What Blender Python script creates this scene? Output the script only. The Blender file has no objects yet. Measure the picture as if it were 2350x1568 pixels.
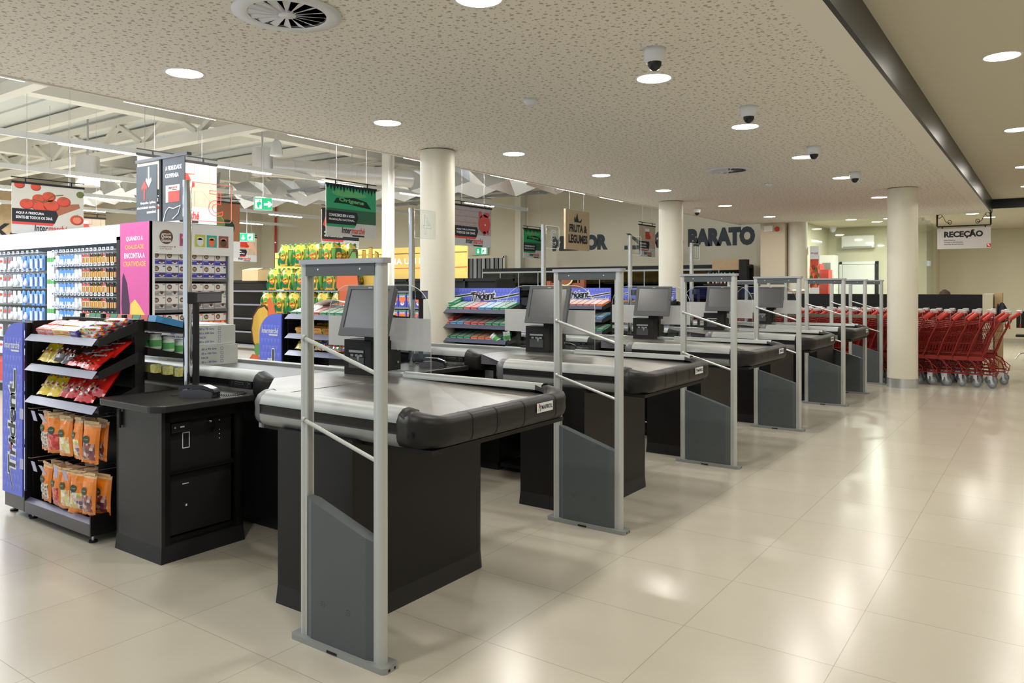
import bpy, math, random
from mathutils import Vector as V, Matrix
R=random.Random(7)
sc=bpy.context.scene; COL=sc.collection
# ---------------------------------------------------------------- camera, world, exposure
ANG=math.radians(35.288)
cd=bpy.data.cameras.new('camera'); cam=bpy.data.objects.new('camera',cd); COL.objects.link(cam)
cd.sensor_width=36; cd.lens=26.73; cd.shift_y=-124/2350; cd.clip_end=200; cd.clip_start=.05
cam.location=(0,0,1.5); cam.rotation_euler=(math.pi/2,0,ANG)
sc.camera=cam
w=bpy.data.worlds.new('world'); sc.world=w; w.use_nodes=True
w.node_tree.nodes['Background'].inputs[0].default_value=(.80,.90,1,1)
w.node_tree.nodes['Background'].inputs[1].default_value=.75
vs=sc.view_settings; vs.view_transform='Standard'; vs.look='None'; vs.gamma=1; vs.exposure=0.13
LAMP=16.; LAMP_E=17.; TUBE=22.
# ---------------------------------------------------------------- materials
MT={}
def mat(n,c,rough=.5,metal=0,emit=0,alpha=None,var=0,vs_=6,trans=0,coat=0,bump=0):
    if n in MT: return MT[n]
    m=bpy.data.materials.new(n); m.use_nodes=True; nt=m.node_tree; b=nt.nodes['Principled BSDF']
    c=tuple(c)+(1,)
    b.inputs['Base Color'].default_value=c; b.inputs['Roughness'].default_value=rough; b.inputs['Metallic'].default_value=metal
    b.inputs['Specular IOR Level'].default_value=.3 if max(c[:3])<.06 else .5
    if coat: b.inputs['Coat Weight'].default_value=coat; b.inputs['Coat Roughness'].default_value=.15
    if emit: b.inputs['Emission Color'].default_value=c; b.inputs['Emission Strength'].default_value=emit
    if trans: b.inputs['Transmission Weight'].default_value=trans
    if alpha is not None:
        b.inputs['Alpha'].default_value=alpha
    if var or bump:
        tc=nt.nodes.new('ShaderNodeTexCoord'); nz=nt.nodes.new('ShaderNodeTexNoise'); nz.inputs['Scale'].default_value=vs_; nz.inputs['Detail'].default_value=4
        nt.links.new(tc.outputs['Object'],nz.inputs['Vector'])
        if var:
            rp=nt.nodes.new('ShaderNodeMix'); rp.data_type='RGBA'
            rp.inputs[6].default_value=tuple(x*(1-var) for x in c[:3])+(1,); rp.inputs[7].default_value=tuple(min(1,x*(1+var)) for x in c[:3])+(1,)
            nt.links.new(nz.outputs['Fac'],rp.inputs[0]); nt.links.new(rp.outputs[2],b.inputs['Base Color'])
        if bump:
            bp=nt.nodes.new('ShaderNodeBump'); bp.inputs['Strength'].default_value=bump; bp.inputs['Distance'].default_value=.01
            nt.links.new(nz.outputs['Fac'],bp.inputs['Height']); nt.links.new(bp.outputs['Normal'],b.inputs['Normal'])
    MT[n]=m; return m
def hx(s,g=2.2):
    return tuple((int(s[i:i+2],16)/255)**g for i in (0,2,4))
black=mat('black_metal',(.006,.006,.0065),.42,0,var=.2)
blackm=mat('black_matte',(.012,.012,.013),.6,var=.2)
dgrey=mat('bumper_plastic',(.014,.014,.0145),.45,var=.12,vs_=20)
dband=mat('bumper_band',(.018,.018,.020),.45)
alu=mat('brushed_aluminium',(.33,.35,.345),.45,.4,var=.05,vs_=30)
alud=mat('grey_anodised',(.33,.35,.36),.4,.6)
gatep=mat('gate_post_paint',(.50,.52,.51),.38,.35)
gated=mat('gate_panel_grey',(.085,.098,.105),.45,.1,var=.05)
chrome=mat('chrome',(.75,.76,.78),.08,1)
steel=None
white=mat('white_paint',(.80,.80,.78),.45)
whiteb=mat('white_panel',(.74,.77,.83),.4)
wall=mat('beige_wall',(.64,.585,.45),.8,var=.03,vs_=1.5)
cream=mat('cream_wall',(.62,.58,.44),.8,var=.03,vs_=1.5)
colm=mat('column_paint',(.72,.69,.59),.5,var=.02)
dwhite=mat('truss_white',(.76,.73,.65),.55)
roofm=mat('roof_deck',(.62,.64,.63),.6)
txtb=mat('text_black',(.02,.02,.022),.6); txtg=mat('text_charcoal',(.045,.055,.065),.7)
txtw=mat('text_white',(.9,.9,.9),.5); red=mat('red_print',(.62,.05,.035),.5)
glow=mat('lamp_diffuser',(1,.97,.9),.5,emit=LAMP); tubem=mat('tube_diffuser',(1,.97,.92),.5,emit=TUBE)
redcart=mat('red_cart_lacquer',(.27,.012,.006),.35,.1)
redpl=mat('red_plastic',(.55,.035,.02),.4)
rubber=mat('grey_rubber',(.16,.18,.20),.5); zinc=mat('zinc',(.6,.62,.65),.3,.8)
screenm=mat('screen_glass',(.07,.072,.078),.25); bezel=mat('monitor_shell',(.055,.060,.065),.45)
pricem=mat('price_rail',(.10,.105,.17),.35,.2,coat=.2)
blue=mat('display_blue',(.11,.15,.72),.4); blue2=mat('display_blue_light',(.16,.21,.82),.4)
wood=mat('pale_wood',(.50,.36,.20),.6,var=.25,vs_=8); card=mat('cardboard',(.50,.36,.19),.8,var=.08)
green=mat('green_print',(.01,.32,.12),.5); gdark=mat('dark_green_print',(.01,.10,.04),.5); glight=mat('light_green',(.10,.40,.12),.4)
exitg=mat('exit_green_lit',(.0,.42,.16),.5,emit=.5); exitw=mat('exit_white_lit',(1,1,1),.5,emit=.9)
foil=mat('foil_duct',(.75,.76,.78),.22,.9,bump=.3); duct=mat('spiral_duct',(.78,.76,.74),.3,.6)
yel=mat('yellow_panel',(.78,.52,.12),.5); orange=mat('orange_card',(.85,.18,.06),.5); brown=mat('brown_line',(.09,.035,.02),.6)
pink=mat('pink_panel',(.52,.07,.27),.45)
def glassmat(n,tint,f=.08):
    m=bpy.data.materials.new(n); m.use_nodes=True; nt=m.node_tree; nt.nodes.clear()
    o=nt.nodes.new('ShaderNodeOutputMaterial'); t=nt.nodes.new('ShaderNodeBsdfTransparent'); g=nt.nodes.new('ShaderNodeBsdfGlossy'); mx=nt.nodes.new('ShaderNodeMixShader'); lw=nt.nodes.new('ShaderNodeLayerWeight'); pw=nt.nodes.new('ShaderNodeMath'); pw.operation='POWER'; pw.inputs[1].default_value=5; fr=nt.nodes.new('ShaderNodeMath'); fr.operation='MULTIPLY_ADD'; fr.inputs[1].default_value=.8; fr.inputs[2].default_value=.035
    lw.inputs[0].default_value=.5; nt.links.new(lw.outputs['Facing'],pw.inputs[0]); nt.links.new(pw.outputs[0],fr.inputs[0])
    t.inputs[0].default_value=tuple(tint)+(1,); g.inputs['Roughness'].default_value=.03
    nt.links.new(fr.outputs[0],mx.inputs[0]); nt.links.new(t.outputs[0],mx.inputs[1]); nt.links.new(g.outputs[0],mx.inputs[2]); nt.links.new(mx.outputs[0],o.inputs[0])
    MT[n]=m; return m
glass=glassmat('clear_glass',(.90,.96,.93)); acryl=glassmat('clear_acrylic',(.94,.96,.96)); wrap=glassmat('clear_film',(.97,.97,.97))
def steelmat():
    m=bpy.data.materials.new('patterned_steel'); m.use_nodes=True; nt=m.node_tree; b=nt.nodes['Principled BSDF']
    b.inputs['Base Color'].default_value=(.25,.242,.22,1); b.inputs['Metallic'].default_value=.85; b.inputs['Roughness'].default_value=.36
    tc=nt.nodes.new('ShaderNodeTexCoord'); ck=nt.nodes.new('ShaderNodeTexChecker'); ck.inputs['Scale'].default_value=160
    bp=nt.nodes.new('ShaderNodeBump'); bp.inputs['Strength'].default_value=.12; bp.inputs['Distance'].default_value=.002
    nt.links.new(tc.outputs['Object'],ck.inputs[0]); nt.links.new(ck.outputs['Fac'],bp.inputs['Height']); nt.links.new(bp.outputs[0],b.inputs['Normal'])
    nz=nt.nodes.new('ShaderNodeTexNoise'); nz.inputs['Scale'].default_value=5; mr=nt.nodes.new('ShaderNodeMapRange'); mr.inputs[3].default_value=.28; mr.inputs[4].default_value=.45
    nt.links.new(tc.outputs['Object'],nz.inputs[0]); nt.links.new(nz.outputs['Fac'],mr.inputs[0]); nt.links.new(mr.outputs[0],b.inputs['Roughness'])
    return m
steel=steelmat()
def floormat():
    m=bpy.data.materials.new('floor_tiles'); m.use_nodes=True; nt=m.node_tree; b=nt.nodes['Principled BSDF']; L=nt.links.new
    tc=nt.nodes.new('ShaderNodeTexCoord'); mp=nt.nodes.new('ShaderNodeMapping'); mp.inputs['Location'].default_value=(.70+.626*80,-3.195+.629*80,0)
    L(tc.outputs['Object'],mp.inputs[0])
    br=nt.nodes.new('ShaderNodeTexBrick'); br.offset=0; br.squash=1; br.inputs['Scale'].default_value=1
    br.inputs['Brick Width'].default_value=.626; br.inputs['Row Height'].default_value=.629; br.inputs['Mortar Size'].default_value=.0019; br.inputs['Mortar Smooth'].default_value=.1; br.inputs['Bias'].default_value=0
    br.inputs['Color1'].default_value=(.505,.480,.415,1); br.inputs['Color2'].default_value=(.485,.458,.392,1); br.inputs['Mortar'].default_value=(.34,.31,.26,1)
    L(mp.outputs[0],br.inputs[0])
    nz=nt.nodes.new('ShaderNodeTexNoise'); nz.inputs['Scale'].default_value=2.2; nz.inputs['Detail'].default_value=2; L(mp.outputs[0],nz.inputs[0])
    nz.inputs['Roughness'].default_value=.5
    tn=nt.nodes.new('ShaderNodeMix'); tn.data_type='RGBA'; tn.inputs[6].default_value=(1.05,1.04,1.02,1); tn.inputs[7].default_value=(.95,.93,.90,1); L(nz.outputs['Fac'],tn.inputs[0])
    mx=nt.nodes.new('ShaderNodeMix'); mx.data_type='RGBA'; mx.blend_type='MULTIPLY'; mx.inputs[0].default_value=1; L(br.outputs['Color'],mx.inputs[6]); L(tn.outputs[2],mx.inputs[7]); L(mx.outputs[2],b.inputs['Base Color'])
    b.inputs['Roughness'].default_value=.22
    n2=nt.nodes.new('ShaderNodeTexNoise'); n2.inputs['Scale'].default_value=60; L(mp.outputs[0],n2.inputs[0])
    bp=nt.nodes.new('ShaderNodeBump'); bp.inputs['Strength'].default_value=.06; bp.inputs['Distance'].default_value=.004; L(n2.outputs['Fac'],bp.inputs['Height']); L(bp.outputs[0],b.inputs['Normal'])
    return m
def ceilmat():
    m=bpy.data.materials.new('perforated_plaster'); m.use_nodes=True; nt=m.node_tree; b=nt.nodes['Principled BSDF']; L=nt.links.new
    b.inputs['Roughness'].default_value=.85
    tc=nt.nodes.new('ShaderNodeTexCoord')
    outs=[]
    for scl,th,off in ((13,.150,0),(24,.125,3.3)):
        mp=nt.nodes.new('ShaderNodeMapping'); mp.inputs['Location'].default_value=(off,off,0); L(tc.outputs['Object'],mp.inputs[0])
        v=nt.nodes.new('ShaderNodeTexVoronoi'); v.voronoi_dimensions='2D'; v.inputs['Scale'].default_value=scl; v.inputs['Randomness'].default_value=.75; L(mp.outputs[0],v.inputs['Vector'])
        lt=nt.nodes.new('ShaderNodeMath'); lt.operation='LESS_THAN'; lt.inputs[1].default_value=th; L(v.outputs['Distance'],lt.inputs[0]); outs.append(lt)
    mxx=nt.nodes.new('ShaderNodeMath'); mxx.operation='MAXIMUM'; L(outs[0].outputs[0],mxx.inputs[0]); L(outs[1].outputs[0],mxx.inputs[1])
    mx=nt.nodes.new('ShaderNodeMix'); mx.data_type='RGBA'; mx.inputs[6].default_value=(.82,.78,.70,1); mx.inputs[7].default_value=(.46,.42,.35,1)
    L(mxx.outputs[0],mx.inputs[0]); L(mx.outputs[2],b.inputs['Base Color'])
    return m
plain=mat('plaster',(.64,.60,.48),.85); plainL=mat('plaster_border',(.82,.78,.70),.85)
# ---------------------------------------------------------------- mesh building
class Fr:
    def __init__(s,o,r,u): s.o=V(o); s.r=V(r).normalized(); s.u=V(u).normalized(); s.n=s.r.cross(s.u)
    def p(s,a,b,d=0): return s.o+s.r*a+s.u*b+s.n*d
TX={}
def textgeo(s,bold):
    k=(s,bold)
    if k in TX: return TX[k]
    c=bpy.data.curves.new('t','FONT'); c.body=s; c.offset=bold; c.resolution_u=3; c.align_x='LEFT'
    o=bpy.data.objects.new('t',c); COL.objects.link(o); dg=bpy.context.evaluated_depsgraph_get(); dg.update()
    me=bpy.data.meshes.new_from_object(o.evaluated_get(dg)); vs=[v.co.copy() for v in me.vertices]; fs=[tuple(p.vertices) for p in me.polygons]
    bpy.data.objects.remove(o); bpy.data.meshes.remove(me); bpy.data.curves.remove(c)
    if not vs: vs=[V((0,0,0)),V((1,0,0)),V((1,1,0))]; fs=[(0,1,2)]
    x0=min(v.x for v in vs); x1=max(v.x for v in vs); y0=min(v.y for v in vs); y1=max(v.y for v in vs)
    TX[k]=(vs,fs,x0,x1,y0,y1); return TX[k]
class MB:
    def __init__(s): s.v=[]; s.f=[]; s.m=[]; s.sm=[]; s.mats=[]
    def mi(s,m):
        if m not in s.mats: s.mats.append(m)
        return s.mats.index(m)
    def add(s,vs,fs,m,sm=False):
        b=len(s.v); s.v+= [V(x) for x in vs]; i=s.mi(m)
        for f in fs: s.f.append(tuple(b+k for k in f)); s.m.append(i); s.sm.append(sm)
        return s
    def box(s,a,b,m):
        x0,y0,z0=a; x1,y1,z1=b
        if x0>x1:x0,x1=x1,x0
        if y0>y1:y0,y1=y1,y0
        if z0>z1:z0,z1=z1,z0
        return s.add([(x0,y0,z0),(x1,y0,z0),(x1,y1,z0),(x0,y1,z0),(x0,y0,z1),(x1,y0,z1),(x1,y1,z1),(x0,y1,z1)],[(3,2,1,0),(4,5,6,7),(0,1,5,4),(1,2,6,5),(2,3,7,6),(3,0,4,7)],m)
    def fbox(s,fr,a0,b0,d0,a1,b1,d1,m):
        vs=[fr.p(a,b,d) for d in(d0,d1) for (a,b) in((a0,b0),(a1,b0),(a1,b1),(a0,b1))]
        return s.add(vs,[(3,2,1,0),(4,5,6,7),(0,1,5,4),(1,2,6,5),(2,3,7,6),(3,0,4,7)],m)
    def cyl(s,p0,p1,r,m,n=12,r1=None,cap=True):
        p0=V(p0);p1=V(p1); r1=r if r1 is None else r1; d=(p1-p0).normalized(); a=d.orthogonal().normalized(); b=d.cross(a)
        vs=[p0+(a*math.cos(t)+b*math.sin(t))*r for t in [2*math.pi*k/n for k in range(n)]]+[p1+(a*math.cos(t)+b*math.sin(t))*r1 for t in [2*math.pi*k/n for k in range(n)]]
        s.add(vs,[(k,(k+1)%n,n+(k+1)%n,n+k) for k in range(n)],m,True)
        if cap: s.add(vs,[tuple(range(n-1,-1,-1)),tuple(range(n,2*n))],m)
        return s
    def lathe(s,c,prof,m,n=24,ax='z',cap=True):
        c=V(c); vs=[]
        for r,z in prof:
            for k in range(n):
                t=2*math.pi*k/n; p=(r*math.cos(t),r*math.sin(t),z)
                if ax=='x': p=(z,r*math.cos(t),r*math.sin(t))
                if ax=='y': p=(r*math.cos(t),z,r*math.sin(t))
                vs.append(c+V(p))
        fs=[]
        for i in range(len(prof)-1):
            for k in range(n): fs.append((i*n+k,i*n+(k+1)%n,(i+1)*n+(k+1)%n,(i+1)*n+k))
        s.add(vs,fs,m,True)
        if cap and prof[0][0]>1e-4: s.add(vs[:n],[tuple(range(n))],m)
        if cap and prof[-1][0]>1e-4: s.add(vs[-n:],[tuple(range(n))],m)
        return s
    def tube(s,pts,r,m,n=6):
        pts=[V(p) for p in pts]; vs=[]; prev=None
        for i,p in enumerate(pts):
            d=(pts[min(i+1,len(pts)-1)]-pts[max(i-1,0)]).normalized()
            if prev is None: a=d.orthogonal().normalized()
            else:
                a=prev-d*prev.dot(d); a=a.normalized() if a.length>1e-5 else d.orthogonal().normalized()
            prev=a; b=d.cross(a)
            for k in range(n):
                t=2*math.pi*k/n; vs.append(p+(a*math.cos(t)+b*math.sin(t))*r)
        fs=[(i*n+k,i*n+(k+1)%n,(i+1)*n+(k+1)%n,(i+1)*n+k) for i in range(len(pts)-1) for k in range(n)]
        s.add(vs,fs,m,True); s.add(vs,[tuple(range(n-1,-1,-1)),tuple(range(len(vs)-n,len(vs)))],m); return s
    def poly(s,fr,pts,m,d=0,th=0):
        vs=[fr.p(a,b,d) for a,b in pts]; n=len(pts)
        s.add(vs,[tuple(range(n))],m)
        if th:
            v2=[fr.p(a,b,d-th) for a,b in pts]
            s.add(v2,[tuple(range(n-1,-1,-1))],m); s.add(vs+v2,[(k,n+k,n+(k+1)%n,(k+1)%n) for k in range(n)],m)
        return s
    def rect(s,fr,a0,b0,a1,b1,m,d=.001): return s.poly(fr,[(a0,b0),(a1,b0),(a1,b1),(a0,b1)],m,d)
    def disc(s,fr,a,b,ra,rb,m,d=.001,n=16,th=0): return s.poly(fr,[(a+ra*math.cos(2*math.pi*k/n),b+rb*math.sin(2*math.pi*k/n)) for k in range(n)],m,d,th)
    def text(s,fr,t,a,b,w,h,m,d=.002,bold=0.0,shear=0.,rise=0.):
        vs,fs,x0,x1,y0,y1=textgeo(t,bold); out=[]
        for v in vs:
            u=(v.x-x0)/(x1-x0); q=(v.y-y0)/(y1-y0); out.append(fr.p(a+u*w+q*h*shear,b+q*h+u*w*rise,d))
        return s.add(out,fs,m)
    def logo(s,fr,a,b,w,d=.002,c1=None,c2=None):
        c1=c1 or txtb; c2=c2 or red; h=w*.2
        s.text(fr,'Inter',a,b,w*.40,h,c1,d,.02,.08); s.text(fr,'marché',a+w*.42,b,w*.58,h*1.05,c2,d,.02,.08)
        s.poly(fr,[(a+w*.36,b-h*.05),(a+w*.40,b-h*.05),(a+w*.47,b-h*.45),(a+w*.98,b-h*.45),(a+w*.98,b-h*.2),(a+w*.44,b-h*.2)],c1,d); return s
    def mesh(s,name,org=(0,0,0)):
        me=bpy.data.meshes.new(name); o=V(org); me.from_pydata([v-o for v in s.v],[],s.f)
        for m in s.mats: me.materials.append(m)
        me.polygons.foreach_set('material_index',s.m); me.polygons.foreach_set('use_smooth',s.sm); me.update(); return me
    def obj(s,name,parent=None,org=None,bevel=0,seg=2):
        if parent is not None:
            o=V((0,0,0)); q=parent
            while q is not None: o=o+V(q.location); q=q.parent
            org=tuple(o); loc=(0,0,0)
        else:
            if org is None:
                xs=[v.x for v in s.v]; ys=[v.y for v in s.v]; org=((min(xs)+max(xs))/2,(min(ys)+max(ys))/2,min(v.z for v in s.v))
            loc=org
        ob=bpy.data.objects.new(name,s.mesh(name,org)); COL.objects.link(ob); ob.location=loc
        if parent is not None: ob.parent=parent
        if bevel:
            b=ob.modifiers.new('bevel','BEVEL'); b.width=bevel; b.segments=seg; b.limit_method='ANGLE'; b.angle_limit=math.radians(40); b.harden_normals=False
        return ob
def thing(name,label,cat,loc,group=None):
    o=bpy.data.objects.new(name,None); COL.objects.link(o); o.location=loc; o['label']=label; o['category']=cat; o.empty_display_size=.1
    if group: o['group']=group
    return o
def tag(o,label,cat,group=None):
    o['label']=label; o['category']=cat
    if group: o['group']=group
    return o
def struct(name,mb,parent=None,**k):
    o=mb.obj(name,parent,**k)
    if parent is None: o['kind']='structure'
    return o
def dup(root,off,label=None,rz=0,group=None,parent=None):
    r=root.copy(); COL.objects.link(r)
    if parent is None:
        r.location=V(root.location)+V(off)
        if rz: r.rotation_euler=(0,0,rz)
        if label: r['label']=label
        if group: r['group']=group
    else: r.parent=parent
    for ch in list(root.children): dup(ch,None,parent=r)
    return r
ORD=['first','second','third','fourth','fifth','sixth','seventh','eighth','ninth','tenth','eleventh','twelfth','thirteenth','fourteenth','fifteenth','sixteenth','seventeenth','eighteenth','nineteenth','twentieth','twenty-first','twenty-second','twenty-third','twenty-fourth','twenty-fifth','twenty-sixth','twenty-seventh','twenty-eighth','twenty-ninth','thirtieth']
X_=(1,0,0); Y_=(0,1,0); Z_=(0,0,1)
LN=2.03
LANE=['the nearest checkout, lane 5','checkout lane 4, second from the front','checkout lane 3, the middle one','checkout lane 2, second from the back','checkout lane 1, the farthest']
# ---------------------------------------------------------------- setting
YC=18.0   # far edge of the low ceiling
m=MB(); m.box((-26,-5,-.1),(5,26,0),floormat()); struct('floor',m,org=(0,0,0))
m=MB(); m.box((-6.02,-5,3.0),(-1.16,YC,3.04),ceilmat()); m.box((-6.06,-5,2.99),(-6.02,YC,3.05),plainL); m.box((-1.16,-5,3.0),(-.97,YC,3.04),plainL); m.box((-6.02,-5,3.04),(-.97,YC,3.1),plainL)
struct('ceiling',m,org=(0,0,3))
m=MB(); m.box((-.97,-5,3.0),(-.94,YC,3.265),mat('fascia_black',(.008,.010,.011),.35,coat=.1)); struct('trim_1',m)
m=MB(); m.box((-.94,YC,3.08),(5,YC+.06,3.265),MT['fascia_black']); struct('trim_2',m)
m=MB(); m.box((-.94,-5,3.265),(5,YC,3.32),plain); struct('ceiling_entrance',m)
m=MB(); m.box((-5.0,YC+.06,3.13),(5,26,3.2),plain); struct('ceiling_reception',m)
# market roof: deck with ribs
m=MB(); m.box((-26,-5,5.05),(-6.05,18.7,5.12),roofm)
for i in range(27): m.box((-26,-4.6+i*.86,5.01),(-6.05,-4.5+i*.86,5.05),roofm)
struct('ceiling_market',m)
m=MB(); m.box((-26,18.7,0),(-5.54,18.85,5.12),wall); m.box((-5.56,18.0,0),(-5.54,18.85,3.0),cream)
# flat lettering on the wall
F=Fr((0,18.7,0),X_,Z_)
def pyx(px,Y=18.7):
    r=(px-1175)/1745.; dx=-math.sin(ANG)+math.cos(ANG)*r; dy=math.cos(ANG)+math.sin(ANG)*r; return Y*dx/dy
m.text(F,'MELHOR',pyx(1268),2.545,pyx(1395)-pyx(1268),.44,txtg,.004,.078)
m.text(F,'MAIS',pyx(1488),2.545,pyx(1569)-pyx(1488),.44,txtg,.004,.078)
m.text(F,'BARATO',pyx(1579),2.545,pyx(1733)-pyx(1579),.47,txtg,.004,.078)
for (a,fl) in ((pyx(1190),1),(pyx(1433),-1)):
    w_=.78; b0=2.53; h_=.44
    up=lambda q: q if fl>0 else h_-q
    P=[(a+.05,b0+up(0)),(a+.17,b0+up(0)),(a+.62,b0+up(.34)),(a+.56,b0+up(.42))]
    m.poly(F,P,txtg,.004); m.poly(F,[(a,b0+up(.44)),(a,b0+up(.33)),(a+.72,b0+up(.33)),(a+.72,b0+up(.44))],txtg,.004); m.poly(F,[(a+.60,b0+up(.44)),(a+.72,b0+up(.44)),(a+.72,b0+up(0.02)),(a+.60,b0+up(0.02))],txtg,.004)
m.text(F,'LACTICÍNIOS',pyx(800),2.42,pyx(895)-pyx(800),.42,txtb,.004,.05)
struct('wall_back',m)
m=MB(); m.box((-26.0,-5,0),(-25.3,18.7,5.12),wall); struct('wall_left',m)
m=MB(); m.box((-26,8.2,2.6),(-24.6,12.2,4.3),wood); F=Fr((-24.6,8.2,2.6),Y_,Z_); m.text(F,'FIXAÇÃO',.3,.25,3.2,.6,txtb,.01,.03)
tag(m.obj('wall_sign'),'wooden FIX sign panel high on the side wall','sign')
m=MB(); m.box((4.6,-5,0),(5,26,3.4),cream); struct('wall_right',m)
m=MB(); m.box((-5.0,25,0),(5,25.2,3.2),cream); m.box((-5,24.98,0),(5,25,.10),mat('skirting',(.42,.38,.31),.6)); struct('wall_reception',m)
m=MB(); m.box((-3.0,22.2,0),(-2.6,25,3.2),cream); struct('wall_reception_side',m)
m=MB(); m.box((-5.0,22.2,0),(-3.0,22.35,3.2),cream)
struct('wall_office',m)
m=MB(); m.box((-5.54,17.9,0),(-4.98,18.4,3.0),mat('warm_cream',(.66,.58,.45),.8)); struct('wall_pier',m)
m=MB(); m.box((-5.3,18.4,0),(-5.0,22.3,3.2),cream); struct('wall_office_side',m)
# door of the office
m=MB(); m.box((-4.62,22.14,0),(-3.82,22.19,2.12),white); d_=m.obj('door_1'); d_['kind']='structure'
m=MB(); m.box((-4.70,22.12,0),(-4.63,22.2,2.2),white); m.box((-3.81,22.12,0),(-3.73,22.2,2.2),blackm); m.box((-4.7,22.12,2.13),(-3.73,22.2,2.2),white); m.obj('door_frame',d_)
m=MB(); m.cyl((-4.54,22.13,1.05),(-4.54,22.05,1.05),.012,zinc); m.cyl((-4.54,22.06,1.05),(-4.42,22.06,1.05),.01,zinc); m.obj('door_handle',d_)
# glass partition
m=MB(); m.box((-4.66,18.30,1.20),(-2.32,18.312,3.05),glass); g=m.obj('window_1'); g['kind']='structure'
m=MB()
for x in (-4.62,-3.5,-2.36): m.box((x-.03,18.28,3.02),(x+.03,18.33,3.08),zinc)
m.obj('glass_clamp',g)
m=MB(); m.box((-2.332,18.30,0),(-2.32,21.1,3.05),glass); g=m.obj('window_2'); g['kind']='structure'
m=MB(); 
for y in (18.4,19.3,20.3): m.box((-2.35,y-.03,3.0),(-2.30,y+.03,3.08),zinc)
m.box((-2.36,20.0,2.0),(-2.29,20.3,2.12),zinc); m.obj('glass_clamp',g)
# columns
def column(x,y,z1,label,r=.21,n='column'):
    t=thing(n,label,'column',(x,y,0)); MBx=MB(); MBx.cyl((x,y,.14),(x,y,z1),r,colm,40); MBx.obj('shaft',t)
    MBx=MB(); MBx.cyl((x,y,0),(x,y,.14),r+.006,zinc,40); MBx.obj('base_sleeve',t); return t
column(-5.48,6.33,2.99,'round cream column between the second and third checkouts',.19)
column(-5.41,12.45,2.99,'round cream column beyond the last checkout, before the fridge wall',.21)
column(-1.82,12.78,2.99,'round cream column standing beside the nested red shopping carts')
column(-4.76,18.15,3.0,'round cream column at the pier end of the office glass partition')
t=thing('steel_column','white square steel column beyond the second checkout','column',(-9.95,10.05,0))
m=MB(); m.box((-9.98,9.98,0),(-9.82,10.0,5),dwhite); m.box((-9.98,10.12,0),(-9.82,10.14,5),dwhite); m.box((-9.91,10.0,0),(-9.89,10.12,5),dwhite); m.obj('h_profile',t)
# trusses and girders
def truss(y,x0,x1,z0,z1,label):
    t=thing('roof_truss',label,'roof truss',(x0,y,z0),'white steel trusses under the market roof')
    m=MB(); m.box((x0,y-.09,z0),(x1,y+.09,z0+.17),dwhite); m.obj('lower_chord',t)
    m=MB(); m.box((x0,y-.07,z1-.13),(x1,y+.07,z1),dwhite); m.obj('upper_chord',t)
    n=int((x1-x0)/.95); dx=(x1-x0)/n
    m=MB()
    for k in range(n):
        xa=x0+k*dx; za,zb=(z0+.17,z1-.13) if k%2 else (z1-.13,z0+.17)
        p0=V((xa,y,za)); p1=V((xa+dx,y,zb)); d=(p1-p0).normalized(); nn=V((0,1,0)); q=d.cross(nn)*.045
        vs=[p0+q-nn*.05,p0-q-nn*.05,p1-q-nn*.05,p1+q-nn*.05]; vs+=[v+nn*.1 for v in vs]
        m.add(vs,[(0,1,2,3),(7,6,5,4),(0,3,7,4),(1,5,6,2),(0,4,5,1),(3,2,6,7)],dwhite)
    m.obj('diagonal_web',t); return t
truss(8.15,-25.3,-6.2,4.2,4.98,'white lattice truss crossing just behind the foremost hanging banners')
truss(4.65,-25.3,-6.2,4.2,4.98,'white lattice truss foremost one, above the light-bulb shelves')
truss(14.6,-25.3,-6.2,4.25,4.98,'white lattice truss at the back, before the lettered wall')
def beam(x0,x1,y0,y1,z0,z1,label):
    m=MB(); m.box((x0,y0,z0),(x1,y1,z1),dwhite); return tag(m.obj('roof_beam'),label,'roof beam','white roof beams')
beam(-13.6,-13.3,-3,18.7,4.62,5.0,'deep white girder running along the aisle above the shelf ends')
beam(-19.9,-19.6,-3,18.7,4.62,5.0,'deep white girder nearer the side wall')
names=['at the front of the shop','over the light-bulb shelves','over the tomato banner','behind the nearest truss','in front of the middle truss','behind the middle truss','over the yellow panel','over the black shelving','in front of the back truss','over the steel column top','beyond the back truss','next to the lettered wall']
for k in range(12): beam(-25.3,-6.2,-1.4+k*1.72,-1.24+k*1.72,4.80,5.0,'perforated white purlin under the roof '+names[k])
# strip lights
def tube_line(x,z,segs,label,y0=-3,y1=18.2):
    t=thing('strip_light',label,'ceiling light',(x,y0,z),'continuous strip lights of the market')
    m=MB(); m.box((x-.035,y0,z),(x+.035,y1,z+.09),white); m.obj('trunking',t)
    for a,b in segs:
        m=MB(); m.box((x-.022,a,z-.022),(x+.022,b,z),tubem); m.obj('tube',t)
    m=MB()
    for k in range(int((y1-y0)/2.3)): m.cyl((x,y0+.6+k*2.3,z+.09),(x,y0+.6+k*2.3,5.0),.004,zinc,5)
    m.obj('suspension_wire',t)
    for k in range(5):
        ld=bpy.data.lights.new('tube_light','AREA'); ld.shape='RECTANGLE'; ld.size=.06; ld.size_y=3.2; ld.energy=95; ld.color=(.93,.97,1)
        lo=bpy.data.objects.new('tube_light',ld); COL.objects.link(lo); lo.location=(0,2.6+k*3.2,-.04); lo.parent=t
    return t
tube_line(-8.85,3.7,[(1.2,2.4),(2.4,3.59),(4.65,5.85),(7.0,8.22),(9.38,10.27),(11.82,13.06),(14.25,15.47),(16.2,17.4)],'long suspended strip light running beside the perforated ceiling edge')
tube_line(-12.3,3.7,[(2.3,3.5),(5.45,6.68),(8.16,9.30),(10.5,11.7),(12.9,14.1),(15.3,16.5)],'suspended strip light, second line out from the perforated ceiling')
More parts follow.
